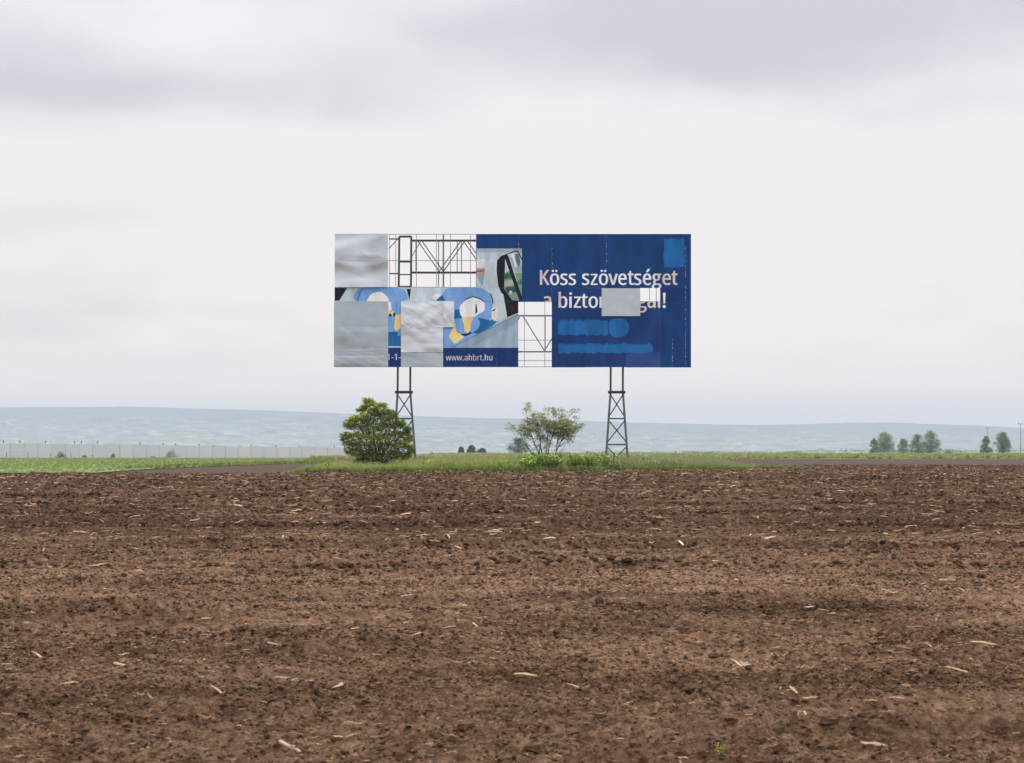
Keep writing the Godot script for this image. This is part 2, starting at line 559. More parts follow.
func scatter_grass(called: String, label: String, meshes: Array, n: int, place: Callable) -> void:
	for k in meshes.size():
		var where := []
		var tints := []
		for i in int(n / meshes.size()):
			var g: Array = place.call()
			if g.is_empty():
				continue
			var p: Vector2 = g[0]
			var s: float = g[1]
			var bs := Basis.from_euler(Vector3(rng.randf_range(-0.12, 0.12), rng.randf() * TAU, rng.randf_range(-0.12, 0.12))).scaled(Vector3(s * g[3], s, s * g[3]))
			where.append(Transform3D(bs, Vector3(p.x, base_h(p.x, p.y) - 0.01, -p.y)))
			tints.append(g[2])
		var o := multi(numbered(called), meshes[k], mats.blade, where, tints)
		add_child(o)
		tag(o, label, "grass", "", "stuff")

func build_grass() -> void:
	var tall := [tuft_mesh(1, 14, 0.016, true), tuft_mesh(2, 12, 0.020, true)]
	var low := [tuft_mesh(3, 12, 0.034, false), tuft_mesh(4, 14, 0.028, false)]
	# the island round the hoarding
	var edge := func(x: float) -> float: return island_edge(x)
	var xl := X(308, 86)
	var xr := X(752, 88)
	scatter_grass("tall_grass", "tall seeding grass on the island under the billboard", tall, 11500, func() -> Array:
		var x := rng.randf_range(xl, xr)
		var e: float = edge.call(x)
		var d := e + 0.5 + pow(rng.randf(), 1.2) * 16.0
		var endk := clampf(minf((x - xl) * 2.5, xr - x) / 1.6, 0.12, 1.0)
		if d > e + 16.5 * endk: return []
		var px := 512.0 + x / d * F
		var h: float = rng.randf_range(0.32, 0.78) * (0.7 + 0.3 * nz.wob.get_noise_2d(x, d)) * lerpf(0.5, 1.0, endk)
		if px < 430.0: h *= lerpf(0.7, 1.0, sstep(330, 470, px)) if px > 330 else 0.7
		var t := rng.randf()
		var c := Color(0.24, 0.34, 0.07).lerp(Color(0.48, 0.45, 0.20), t)
		if px > 620.0: c = c.lerp(Color(0.30, 0.33, 0.20), 0.6)
		return [Vector2(x, d), h, c, 0.9])
	scatter_grass("short_grass", "short bright green grass along the edge of the tilled soil", low, 5200, func() -> Array:
		var x := rng.randf_range(xl, xr)
		var e: float = edge.call(x)
		var d := e + pow(rng.randf(), 1.6) * 4.0
		var endk := clampf(minf((x - xl) * 2.5, xr - x) / 1.6, 0.12, 1.0)
		if d > e + 4.5 * endk: return []
		var h := rng.randf_range(0.12, 0.32) * lerpf(0.6, 1.0, endk)
		var t := rng.randf()
		var c := Color(0.13, 0.23, 0.03).lerp(Color(0.29, 0.40, 0.07), t)
		if rng.randf() < 0.14: c = Color(0.26, 0.24, 0.12)
		return [Vector2(x, d), h, c, 1.3])
	# thin tongue of grass to the right of the island
	scatter_grass("edge_grass", "thin tongue of low grass running right from the island", low, 700, func() -> Array:
		var x := rng.randf_range(X(735, 90), X(815, 92))
		var d := rng.randf_range(90.0, 97.0)
		if d > lerpf(99.0, 91.0, sstep(X(740, 90), X(815, 92), x)): return []
		return [Vector2(x, d), rng.randf_range(0.10, 0.24), Color(0.18, 0.22, 0.06).lerp(Color(0.32, 0.29, 0.13), rng.randf()), 1.5])
	# far strip on the right
	scatter_grass("verge_grass", "rough yellowish green verge beyond the field on the right", low, 7000, func() -> Array:
		var d := 176.0 + pow(rng.randf(), 1.6) * 240.0
		var u := rng.randf_range(0.09, 0.33)
		var x := u * d
		if d < 182.0 - 8.0 * nz.wob.get_noise_2d(x * 0.4, 5.0): return []
		var c := Color(0.23, 0.26, 0.06).lerp(Color(0.38, 0.36, 0.13), rng.randf())
		if rng.randf() < 0.15: c = Color(0.07, 0.11, 0.03)
		return [Vector2(x, d), rng.randf_range(0.18, 0.42), c, 2.4])
	# behind the island
	scatter_grass("meadow_grass", "pale meadow grass far behind the billboard", low, 3500, func() -> Array:
		var d := 180.0 + pow(rng.randf(), 1.4) * 300.0
		var x := rng.randf_range(-0.10, 0.12) * d
		return [Vector2(x, d), rng.randf_range(0.2, 0.45), Color(0.25, 0.27, 0.11).lerp(Color(0.40, 0.37, 0.19), rng.randf()), 2.6])
	# green crop on the left
	scatter_grass("green_crop", "short green cereal crop in front of the grey barrier", low, 15000, func() -> Array:
		var d := 77.0 + rng.randf() * 110.0
		var x := rng.randf_range(-0.34, -0.088) * d
		if x > crop_right(d) - 0.3 * rng.randf(): return []
		var c := Color(0.17, 0.25, 0.075).lerp(Color(0.33, 0.36, 0.14), rng.randf())
		if d < field_edge(x) + 0.2: return []
		return [Vector2(x, d), rng.randf_range(0.08, 0.17), c, 2.2])
	scatter_grass("crop_margin_grass", "uneven dark grass along the edge of the green crop", low, 1500, func() -> Array:
		var d := 86.0 + rng.randf() * 110.0
		var x := crop_right(d) + rng.randf_range(-1.8, 0.3)
		var c := Color(0.10, 0.15, 0.03).lerp(Color(0.30, 0.33, 0.09), rng.randf())
		return [Vector2(x, d), rng.randf_range(0.10, 0.30), c, 1.5])

func crop_right(d: float) -> float:
	# right hand edge of the crop: the bare track in front of it widens to the right
	# seen from the camera it runs from (50, 474) to (320, 463)
	var py := HZ + F * (EYE - 0.88) / d
	var px := lerpf(50.0, 330.0, clampf((472.5 - py) / 9.5, 0.0, 1.0))
	return X(px, d)

func leaf_colors(a: Color, b: Color, k: float) -> Color:
	return a.lerp(b, clampf(k, 0.0, 1.0))

func weed_mesh(seed_: int) -> ArrayMesh:
	# leafy weed one metre tall: several stems with broad leaves
	var r := RandomNumberGenerator.new()
	r.seed = seed_
	var b := MB.new()
	for s in 6:
		var q := r.randf() * TAU
		var out := Vector3(cos(q), 0, sin(q))
		var base := out * 0.08
		var tip := base + out * r.randf_range(0.08, 0.42) + Vector3.UP * r.randf_range(0.6, 1.0)
		b.tube(base, tip, 0.012, 0.006, 4, Color(0.5, 0.6, 0.4), false)
		for k in 16:
			var t := r.randf_range(0.15, 1.0)
			var a := r.randf() * TAU
			var dir := Vector3(cos(a), r.randf_range(-0.2, 0.7), sin(a)).normalized()
			var side := dir.cross(Vector3.UP).normalized()
			var g := r.randf_range(0.7, 1.25)
			b.leaf(base.lerp(tip, t), dir, side, r.randf_range(0.14, 0.26), r.randf_range(0.07, 0.13), Color(g, g, g * 0.9))
	return b.mesh()

func build_weeds() -> void:
	var ms := [weed_mesh(11), weed_mesh(12), weed_mesh(13)]
	var vm := []
	for c in [Color(0.25, 0.39, 0.045), Color(0.37, 0.48, 0.065), Color(0.15, 0.26, 0.04), Color(0.36, 0.42, 0.18)]:
		var m := mat("weed leaf", c.linear_to_srgb(), 0.6, 0.0, true)
		m.backlight_enabled = true
		m.backlight = Color(0.35, 0.4, 0.1)
		m.cull_mode = BaseMaterial3D.CULL_DISABLED
		vm.append(m)
	for i in 96:
		var px := rng.randf_range(523, 612) if i < 52 else (rng.randf_range(600, 690) if i < 74 else rng.randf_range(424, 530))
		var d := island_edge(X(px, 83.0)) + rng.randf_range(0.3, 2.6)
		var x := X(px, d)
		var o := top("leafy_weed", ms[i % 3], vm[rng.randi() % 3] if px < 605 else vm[2 + rng.randi() % 2])
		var s := rng.randf_range(0.40, 0.82) * (1.0 if px < 612 and px > 522 else 0.72)
		o.position = Vector3(x, base_h(x, d) - 0.01, -d)
		o.basis = Basis(Vector3.UP, rng.randf() * TAU).scaled(Vector3(s * 1.2, s, s * 1.2))
		tag(o, "%s broad-leaved weed in the grass, %s" % ["bright green" if s > 0.5 else "low green", "between the bush and the sparse shrub" if px < 523 else "below the sparse shrub" if px < 562 else ("between sparse shrub and right tower" if px < 603 else ("at the foot of the right tower" if px < 630 else "right of the right tower"))], "weed", "leafy weeds growing under the billboard")
	# yellowish weed at the island's left end
	for q in [[327, 81.4, 0.48], [322, 81.0, 0.36], [332, 81.8, 0.42]]:
		var o := top("leafy_weed", ms[1], mats.yellow_weed)
		var x := X(q[0], q[1])
		o.position = Vector3(x, base_h(x, q[1]), -q[1])
		o.basis = Basis(Vector3.UP, q[0]).scaled(Vector3(q[2] * 1.25, q[2], q[2] * 1.25))
		tag(o, "yellow-green weed at the left end of the grass island", "weed", "yellow-green weeds at the island's left end")
	# lone plants on the bare soil
	for q in [[284.5, 474.5, 0.38, 0.35, "slender yellowish weed standing alone at the far edge of the field"],
			[720, 757, 0.075, 1.0, "bright green seedling at the bottom edge of the picture, right of centre"],
			[61, 581, 0.10, 1.3, "tiny green seedling on pale soil near the picture's left edge"],
			[280, 598, 0.16, 0.4, "thin upright green seedling left of the field's middle"],
			[481, 571, 0.11, 0.5, "faint green seedling near the middle of the field"],
			[992, 570, 0.10, 0.8, "small green seedling near the picture's right edge"],
			[155, 746, 0.03, 0.9, "very small green seedling in the bottom left corner of the field"],
			[898, 555, 0.07, 1.2, "low green seedling beside the deep furrow on the right"]]:
		var p := hit(q[0], q[1])
		var o := top("seedling", ms[2], mats.seedling)
		o.position = Vector3(p.x, ground_y(p.x, p.y) - 0.003, -p.y)
		var s: float = q[2]
		o.basis = Basis(Vector3.UP, 0.7).scaled(Vector3(s * q[3], s, s * q[3]))
		tag(o, q[4], "seedling")

# ------------------------------------------------------------------ shrubs and trees
func foliage_clump(b: MB, r: RandomNumberGenerator, c: Vector3, rad: Vector3, n: int, l: float, ca: Color, cb: Color) -> void:
	# leaves spread over and inside a flattened lump, mostly tilted outwards and up
	var shade := r.randf()
	for i in n:
		var dir := Vector3(r.randfn(), r.randfn() * 0.8 + 0.25, r.randfn()).normalized()
		var p := c + dir * rad * pow(r.randf(), 0.45)
		var a := r.randf() * TAU
		var ld := (Vector3(cos(a), r.randf_range(-0.5, 0.45), sin(a)) + dir * 0.7).normalized()
		var side := ld.cross(Vector3(r.randf_range(-0.4, 0.4), 1, r.randf_range(-0.4, 0.4))).normalized()
		var s := r.randf_range(0.65, 1.25) * l
		b.leaf(p, ld, side, s, s * 0.5, leaf_colors(ca, cb, shade * 0.5 + r.randf() * 0.6))

func umbel(b: MB, r: RandomNumberGenerator, p: Vector3, rad: float) -> void:
	for i in 16:
		var a := r.randf() * TAU
		var q := rad * sqrt(r.randf())
		var o := p + Vector3(cos(a) * q, rad * 0.45 - q * 0.5 + r.randf_range(-0.1, 0.1) * rad + sin(a) * q * -0.45, sin(a) * q)
		var s := rad * 0.28
		var up := Vector3(r.randf_range(-0.5, 0.5), 0.8, r.randf_range(-0.2, 0.9)) * s
		var sd := Vector3(s, r.randf_range(-0.3, 0.3) * s, 0)
		b.quad(o - sd - up, o + sd - up, o + sd + up, o - sd + up, Color(0.74, 0.72, 0.45))

func build_elder() -> void:
	# dense shrub in front of the left tower
	var d := 86.3
	var k := d / F
	var base := Vector3(X(378, d), base_h(X(378, d), d), -d)
	var o := thing("elder_bush", "dense dark green flowering elder bush before the left tower", "bush", base)
	var r := RandomNumberGenerator.new()
	r.seed = 5
	var wood := MB.new()
	var crown := MB.new()
	var bloom := MB.new()
	# clumps: picture offset from the foot (x right, y up) and half width, in pixels
	var spots := [[-10, 64, 6], [-5, 60, 6], [-3, 55, 8], [5, 59, 5], [-17, 55, 5], [-12, 50, 8], [2, 50, 9], [-20, 45, 8], [-8, 43, 10], [10, 46, 8], [16, 49, 5], [-27, 39, 8], [-16, 37, 10], [-3, 36, 11], [8, 38, 10], [19, 40, 8], [24, 41, 5], [-31, 30, 7], [-23, 28, 10], [-10, 27, 12], [4, 27, 12], [16, 30, 10], [26, 31, 8], [31, 27, 5], [-29, 22, 8], [-18, 19, 11], [-4, 18, 12], [10, 19, 12], [22, 21, 10], [30, 17, 7], [-22, 12, 9], [-10, 10, 11], [4, 10, 11], [17, 11, 10], [27, 9, 7], [-16, 5, 7], [-3, 4, 9], [20, 4, 7], [-27, 13, 5], [33, 13, 4], [-33, 25, 3], [-30, 15, 3], [-27, 42, 6], [22, 43, 6], [-24, 46, 4], [30, 36, 4], [-14, 58, 4], [9, 54, 6], [14, 53, 3]]
	for s in spots:
		for layer in 3:
			var z := r.randf_range(-1.0, 1.0) * (1.25 - absf(s[0]) * 0.018) * (0.5 + 0.5 * sin(clampf(s[1] / 64.0, 0, 1) * PI * 0.8 + 0.5))
			if layer == 0: z = absf(z)
			var c := Vector3(s[0] * k + r.randf_range(-0.05, 0.05), (s[1] + 4.0) * k + r.randf_range(-0.04, 0.04), z)
			var rad: float = s[2] * k * r.randf_range(0.7, 1.15)
			foliage_clump(crown, r, c, Vector3(rad, rad * 0.45, rad), int(60 + s[2] * 15), 0.115, Color(0.055, 0.10, 0.016), Color(0.44, 0.50, 0.06))
			if r.randf() < 0.55:
				for u in 2:
					umbel(bloom, r, c + Vector3(r.randf_range(-0.6, 0.6) * rad, rad * 0.5, r.randf_range(0.0, 0.9) * rad), r.randf_range(0.045, 0.075))
			if layer == 0:
				var foot := Vector3(r.randf_range(-0.25, 0.25), -0.03, r.randf_range(-0.2, 0.2))
				var mid := foot.lerp(c, 0.5) + Vector3(0, 0.15, 0)
				wood.tube(foot, mid, 0.030, 0.018, 5, Color.WHITE, false)
				wood.tube(mid, c, 0.018, 0.006, 5, Color.WHITE, false)
	part("trunk", wood.mesh(), mats.bark, o)
	part("crown", crown.mesh(), mats.leaf, o)
	var bl := part("blossom", bloom.mesh(), mats.bloom, o)
	bl.set_meta("kind", "stuff")

func branch(wood: MB, tips: Array, r: RandomNumberGenerator, a: Vector3, dir: Vector3, l: float, rad: float, depth: int) -> void:
	var p := a
	var dd := dir
	var segs := 3
	for i in segs:
		var q := p + dd * (l / segs)
		wood.tube(p, q, rad * (1.0 - 0.2 * i), rad * (0.8 - 0.2 * i), 5, Color.WHITE, false)
		if depth > 0 and i > 0:
			for s in 2:
				var nd := (dd + Vector3(r.randf_range(-0.9, 0.9), r.randf_range(-0.1, 0.5), r.randf_range(-0.9, 0.9))).normalized()
				branch(wood, tips, r, q, nd, l * r.randf_range(0.4, 0.65), rad * 0.5, depth - 1)
		p = q
		dd = (dd + Vector3(r.randf_range(-0.25, 0.25), r.randf_range(-0.02, 0.2), r.randf_range(-0.25, 0.25))).normalized()
	tips.append(p)

func build_sparse_shrub() -> void:
	var d := 91.5
	var k := d / F
	var x0 := X(546, d)
	var base := Vector3(x0, base_h(x0, d), -d)
	var o := thing("elder_shrub", "sparse multi-stemmed shrub with thin leaves under the billboard's middle", "shrub", base)
	var r := RandomNumberGenerator.new()
	r.seed = 21
	var wood := MB.new()
	var crown := MB.new()
	var bloom := MB.new()
	# stem tips in the picture, as offsets from the foot (546, 468)
	var tips := [[-18, 62], [-20, 57], [-12, 52], [-32, 40], [-24, 41], [-14, 46], [-6, 52], [-2, 48], [6, 58], [10, 52], [16, 56], [24, 54], [28, 57], [30, 49], [22, 46], [33, 41], [36, 42], [27, 34], [14, 40], [2, 38], [-8, 38], [-18, 36], [10, 32], [20, 38], [-26, 35], [0, 44], [14, 48], [22, 30], [-4, 30], [8, 44], [18, 43], [-10, 43]]
	# nine main stems lean out from the foot; every tip hangs on the nearest one
	var forks := []
	for q in [[-15, 33, 0.3], [-8, 40, -0.4], [-6, 31, 0.5], [2, 34, -0.2], [9, 41, 0.4], [12, 30, -0.5], [18, 33, 0.2], [-21, 24, -0.3]]:
		var foot := Vector3(q[0] * 0.22 * k + r.randf_range(-0.09, 0.09), -0.03, q[2] * 0.4)
		var fork := Vector3(q[0] * k, q[1] * k, q[2])
		var mid := foot.lerp(fork, 0.45) + Vector3(r.randf_range(-0.14, 0.14), 0.05, 0.05)
		for e in 4:
			var from := foot.lerp(fork, r.randf_range(0.45, 0.95))
			var to := from + Vector3(r.randf_range(-0.5, 0.5), r.randf_range(0.05, 0.4), r.randf_range(-0.4, 0.4))
			wood.tube(from, to, 0.009, 0.003, 4, Color.WHITE, false)
			foliage_clump(crown, r, to, Vector3(0.15, 0.08, 0.15), 18, 0.12, Color(0.15, 0.20, 0.06), Color(0.48, 0.50, 0.18))
		wood.tube(foot, mid, 0.034, 0.026, 6, Color.WHITE, false)
		wood.tube(mid, fork, 0.026, 0.015, 6, Color.WHITE, false)
		forks.append([mid, fork])
	for s in tips:
		var end := Vector3(s[0] * k, s[1] * k, r.randf_range(-0.9, 0.9))
		var best := 0
		for i in forks.size():
			if end.distance_to(forks[i][1]) < end.distance_to(forks[best][1]):
				best = i
		var start: Vector3 = (forks[best][0] as Vector3).lerp(forks[best][1], r.randf_range(0.5, 1.0))
		var mid := start.lerp(end, 0.55) + Vector3(r.randf_range(-0.1, 0.1), 0.06, r.randf_range(-0.1, 0.1))
		wood.tube(start, mid, 0.015, 0.010, 5, Color.WHITE, false)
		wood.tube(mid, end, 0.010, 0.004, 5, Color.WHITE, false)
		for t in 6:
			var from := start.lerp(end, r.randf_range(0.2, 0.95))
			var to := from + Vector3(r.randf_range(-0.34, 0.34), r.randf_range(-0.08, 0.22), r.randf_range(-0.3, 0.3))
			wood.tube(from, to, 0.006, 0.003, 4, Color.WHITE, false)
			foliage_clump(crown, r, to, Vector3(0.20, 0.11, 0.20), 44, 0.09, Color(0.15, 0.20, 0.06), Color(0.48, 0.50, 0.18))
		foliage_clump(crown, r, end, Vector3(0.19, 0.12, 0.19), 64, 0.09, Color(0.15, 0.20, 0.06), Color(0.50, 0.51, 0.19))
		if r.randf() < 0.4:
			umbel(bloom, r, end + Vector3(0, 0.1, 0), 0.06)
	# thin bare twigs low down on both sides
	for i in 54:
		var a := r.randf_range(-1.0, 1.0)
		var foot := Vector3(a * 0.25, 0.1, r.randf_range(-0.2, 0.2))
		wood.tube(foot, foot + Vector3(a * r.randf_range(0.5, 1.3), r.randf_range(0.4, 1.0), r.randf_range(-0.3, 0.3)), 0.008, 0.003, 4, Color.WHITE, false)
	umbel(bloom, r, Vector3(0.06, 1.0, 0.5), 0.09)
	part("stem", wood.mesh(), mats.bark, o)
	part("crown", crown.mesh(), mats.leaf, o)
	part("blossom", bloom.mesh(), mats.bloom, o).set_meta("kind", "stuff")

func far_tree(called: String, label: String, px: float, top_y: float, width: float, d: float, seed_: int, kind: int, group := "", base_y := -1.0) -> void:
	# picture column of the trunk, row of the top, width in pixels
	var k := d / F
	var x := X(px, d)
	var gy := base_h(x, d)
	if base_y > 0.0:
		gy = minf(gy, EYE + (HZ - base_y) * k)
	var h := EYE + (HZ - top_y) * k - gy
	var w := width * k * (0.5 if kind == 2 else 0.62)
	var o := thing(called, label, "bush" if called.contains("bush") else "tree", Vector3(x, gy, -d), group)
	var r := RandomNumberGenerator.new()
	r.seed = seed_
	var wood := MB.new()
	var crown := MB.new()
	var bush := kind == 2
	var tone := 0.42 if seed_ >= 108 and seed_ <= 111 else 1.0   # the middle ones are dark evergreens
	if not bush:
		wood.tube(Vector3(0, -0.3, 0), Vector3(0, h * 0.75, 0), h * 0.022, h * 0.006, 7, Color.WHITE, false)
	var n := 95 if not bush else 24
	var leaf := clampf(h * 0.06, 0.2, 0.6)
	for i in n:
		var t := r.randf()
		var y := h * lerpf(0.02, 0.97, t)
		if bush: y = h * lerpf(0.1, 0.8, t)
		var prof := 0.0
		if kind == 0:
			prof = pow(sin(PI * clampf(0.30 + t * 0.64, 0, 1)), 0.7)
		elif kind == 1:
			prof = sqrt(1.0 - pow(t, 1.6)) * 0.95 + 0.05
		else:
			prof = sqrt(1.0 - t * t * 0.9)
		var a := r.randf() * TAU
		var q := sqrt(r.randf()) * w * prof * r.randf_range(0.7, 1.0)
		var c := Vector3(cos(a) * q, y, sin(a) * q)
		var rad := w * (r.randf_range(0.16, 0.34) if not bush else r.randf_range(0.26, 0.46))
		if not bush:
			wood.tube(Vector3(0, y * 0.6, 0), c, h * 0.008, h * 0.003, 5, Color.WHITE, false)
		else:
			wood.tube(Vector3(0, -0.1, 0), c, 0.04, 0.01, 5, Color.WHITE, false)
		foliage_clump(crown, r, c, Vector3(rad, rad * 0.8, rad), 80 if not bush else 150, leaf, Color(0.11, 0.18, 0.08) * tone, Color(0.32, 0.43, 0.15) * tone)
	part("trunk", wood.mesh(), mats.bark, o)
	part("crown", crown.mesh(), mats.leaf, o)

func build_far_trees() -> void:
	var g := "trees beyond the field on the right"
	far_tree("far_tree", "small slim tree, leftmost of the far trees, beside a broader one", 874, 438.5, 9, 640, 101, 0, g)
	far_tree("far_tree", "broad round tree, the largest in the left half of the far tree row", 884, 433.5, 19, 650, 102, 0, g)
	far_tree("far_tree", "lowest, narrow tree standing alone between two broader far trees", 903, 439.5, 10, 640, 103, 0, g)
	far_tree("far_tree", "pointed tree touching the left side of the tallest far tree", 917.5, 435, 15, 650, 104, 1, g)
	far_tree("far_tree", "tallest and broadest of the far trees, right end of the five", 931, 432, 19, 655, 105, 0, g)
	far_tree("far_tree", "slim pale tree in front of the left lamp mast, near the right edge", 986, 436.5, 11, 560, 106, 1, g)
	far_tree("far_tree", "rounded pale tree between the two lamp masts, near the right edge", 1002.5, 433, 15, 560, 107, 0, g)
	far_tree("far_tree", "dark bushy tree far behind the sparse shrub under the billboard", 518, 439, 20, 420, 108, 0)
	far_tree("far_tree", "small dark pointed tree on the horizon right of the left tower", 471.5, 445.5, 9, 480, 109, 1, "small trees on the horizon")
	far_tree("far_tree", "very small pointed tree just left of another on the horizon", 461, 447, 6, 480, 110, 1, "small trees on the horizon")
	far_tree("far_tree", "faint low tree on the horizon left of the sparse shrub", 482, 449, 8, 480, 111, 0, "small trees on the horizon")
	var b := "bushes in front of the grey barrier"
	far_tree("field_bush", "leftmost low bush in front of the grey barrier", 60, 451.5, 14, 470, 121, 2, b, 461)
	far_tree("field_bush", "smallest low bush in front of the grey barrier", 84, 455, 8, 470, 122, 2, b, 461)
	far_tree("field_bush", "narrow upright bush in front of the grey barrier", 113, 452.5, 6, 470, 123, 2, b, 463)
	far_tree("field_bush", "flat bush left of the biggest bush before the grey barrier", 153, 456, 14, 470, 124, 2, b, 463)
	far_tree("field_bush", "biggest bush in front of the grey barrier", 171, 449.5, 17, 470, 125, 2, b, 463)
	for q in [[228, 459, 16, "leftmost low scrub at the right half of the green crop"], [250, 458.5, 14, "second low scrub at the right half of the green crop"], [275, 458, 10, "rightmost low scrub at the right half of the green crop"], [262, 459, 20, "widest low scrub at the right half of the green crop"], [432, 452, 8, "low bush on the skyline just right of the left tower"], [441, 452.5, 9, "second low bush on the skyline right of the left tower"], [634, 453.5, 9, "low bush on the skyline just right of the right tower"], [671, 453.5, 7, "third low bush on the skyline right of the right tower"], [654, 454, 10, "second low bush on the skyline right of the right tower"], [764, 452, 6, "lone small bush on the skyline where the island's grass ends"], [948, 450.5, 12, "low bush just right of the tallest far tree"]]:
		var left: bool = q[0] < 400
		far_tree("scrub_bush", q[3], q[0], q[1], q[2], 380.0 if left else 470.0, int(q[0]), 2, "low scrub on the skyline", 464.0 if left else 458.0)
	# hedge line on the right, one mass
	var crown := MB.new()
	var r := RandomNumberGenerator.new()
	r.seed = 77
	for i in 260:
		var px := r.randf_range(575, 1100)
		var d := 690.0
		var x := X(px, d)
		var h: float = 1.0 + 0.7 * nz.wob.get_noise_2d(px * 0.2, 9.0)
		if px < 800: h *= 0.55
		foliage_clump(crown, r, Vector3(x, base_h(x, d) + h * 0.7, -d + r.randf_range(-2, 2)), Vector3(2.2, h * 0.7, 1.5), 34, 0.4, Color(0.045, 0.075, 0.035), Color(0.09, 0.13, 0.05))
	tag(top("hedgerow", crown.mesh(), mats.leaf), "long low dark hedge along the horizon on the right", "hedge", "", "stuff")

# ------------------------------------------------------------------ hills
const RIDGE := [[-1400, 420], [-700, 414], [-300, 410], [0, 408.5], [70, 408], [130, 407.5], [200, 409.5], [260, 411], [345, 414.5], [420, 417], [480, 419], [520, 419.5], [600, 422.5], [680, 424.5], [760, 426], [810, 425], [850, 423.5], [890, 423.5], [930, 425], [980, 426.5], [1024, 429], [1200, 433], [1700, 436], [2600, 430]]
func ridge(px: float) -> float:
	for i in RIDGE.size() - 1:
		if px < RIDGE[i + 1][0]:
			return lerpf(RIDGE[i][1], RIDGE[i + 1][1], clampf((px - RIDGE[i][0]) / (RIDGE[i + 1][0] - RIDGE[i][0]), 0, 1))
	return RIDGE[-1][1]

func hill_point(px: float, t: float) -> Vector3:
	var d := 3300.0 + t * 3700.0
	var x := X(px, d)
	var hr: float = (HZ - ridge(px) - 0.4 * nz.hill.get_noise_2d(px * 0.08, 3.0)) / F * 7000.0 + 5.0
	var h: float = 0.0
	if t <= 1.0:
		h = hr * (0.25 * t + 0.75 * pow(t, 1.5)) + nz.hill.get_noise_2d(x * 0.0011, d * 0.0016) * 26.0 * t * (1.0 - t)
	else:
		h = hr * (1.0 - 2.5 * (t - 1.0))
	return Vector3(x, h - 5.5 * (1.0 - minf(t, 1.0)), -d)

func build_hills() -> void:
	var b := PackedVector3Array()
	var c := PackedColorArray()
	var cols := 640
	var rows := 84
	for j in rows + 1:
		var t := j / float(rows - 6)
		for i in cols + 1:
			var px := -700.0 + 2400.0 * i / cols
			var p := hill_point(px, t)
			b.append(p)
			var f: float = nz.hill.get_noise_2d(p.x * 0.0045 + 40.0, p.z * 0.010)
			var s: float = nz.hill.get_noise_2d(p.x * 0.014 + 400.0, p.z * 0.03)
			var wood := f * 0.9 + s * 0.5 + (t - 0.62) * 1.3
			var col := Color(0.04, 0.06, 0.055)
			if wood < 0.12:
				col = Color(0.12, 0.15, 0.11)
				if s > 0.12: col = Color(0.34, 0.34, 0.28)
				elif s < -0.2: col = Color(0.17, 0.20, 0.13)
			c.append(col)
	var idx := PackedInt32Array()
	var W := cols + 1
	for j in rows:
		for i in cols:
			var a := j * W + i
			idx.append_array([a, a + W, a + 1, a + 1, a + W, a + W + 1])
	var ar := []
	ar.resize(Mesh.ARRAY_MAX)
	ar[Mesh.ARRAY_VERTEX] = b
	ar[Mesh.ARRAY_COLOR] = c
	ar[Mesh.ARRAY_INDEX] = idx
	var m := ArrayMesh.new()
	m.add_surface_from_arrays(Mesh.PRIMITIVE_TRIANGLES, ar)
	tag(top("hills", m, mats.vert), "long low wooded hills in the haze", "", "", "structure")
	# villages on the slopes
	var wall := MB.new()
	wall.box(Vector3(-6, -2, -4), Vector3(6, 4.5, 4))
	var wm := wall.mesh()
	var roof := MB.new()
	roof.quad(Vector3(-6.4, 4.4, 4.5), Vector3(-6.4, 8, 0), Vector3(6.4, 8, 0), Vector3(6.4, 4.4, 4.5))
	roof.quad(Vector3(-6.4, 4.4, -4.5), Vector3(6.4, 4.4, -4.5), Vector3(6.4, 8, 0), Vector3(-6.4, 8, 0))
	roof.tri(Vector3(-6.4, 4.4, 4.5), Vector3(-6.4, 4.4, -4.5), Vector3(-6.4, 8, 0)); roof.tri(Vector3(6.4, 4.4, 4.5), Vector3(6.4, 8, 0), Vector3(6.4, 4.4, -4.5))
	var rm := roof.mesh()
	var r := RandomNumberGenerator.new()
	r.seed = 9
	for q in [[448, 0.55, 9], [456, 0.42, 6], [300, 0.5, 4], [250, 0.45, 4], [470, 0.35, 5], [380, 0.4, 4], [800, 0.42, 8], [740, 0.3, 6], [590, 0.36, 6], [5, 0.6, 3], [650, 0.4, 5]]:
		for i in int(q[2]):
			var p := hill_point(q[0] + r.randfn() * 9.0, clampf(q[1] + r.randfn() * 0.05, 0.1, 0.9))
			var o := thing("hillside_house", "tiny pale house on the far hazy hillside, " + ("above the grey barrier" if q[0] < 340 else ("behind the left tower" if q[0] < 420 else ("in the village right of the left tower" if q[0] < 500 else ("left of the right tower" if q[0] < 610 else ("just right of the right tower" if q[0] < 700 else "between right tower and far trees"))))), "house", p, "village houses on the far hillside")
			o.rotation.y = r.randf_range(-0.8, 0.8)
			part("wall", wm, mats.house_wall, o)
			part("roof", rm, mats.house_roof, o)

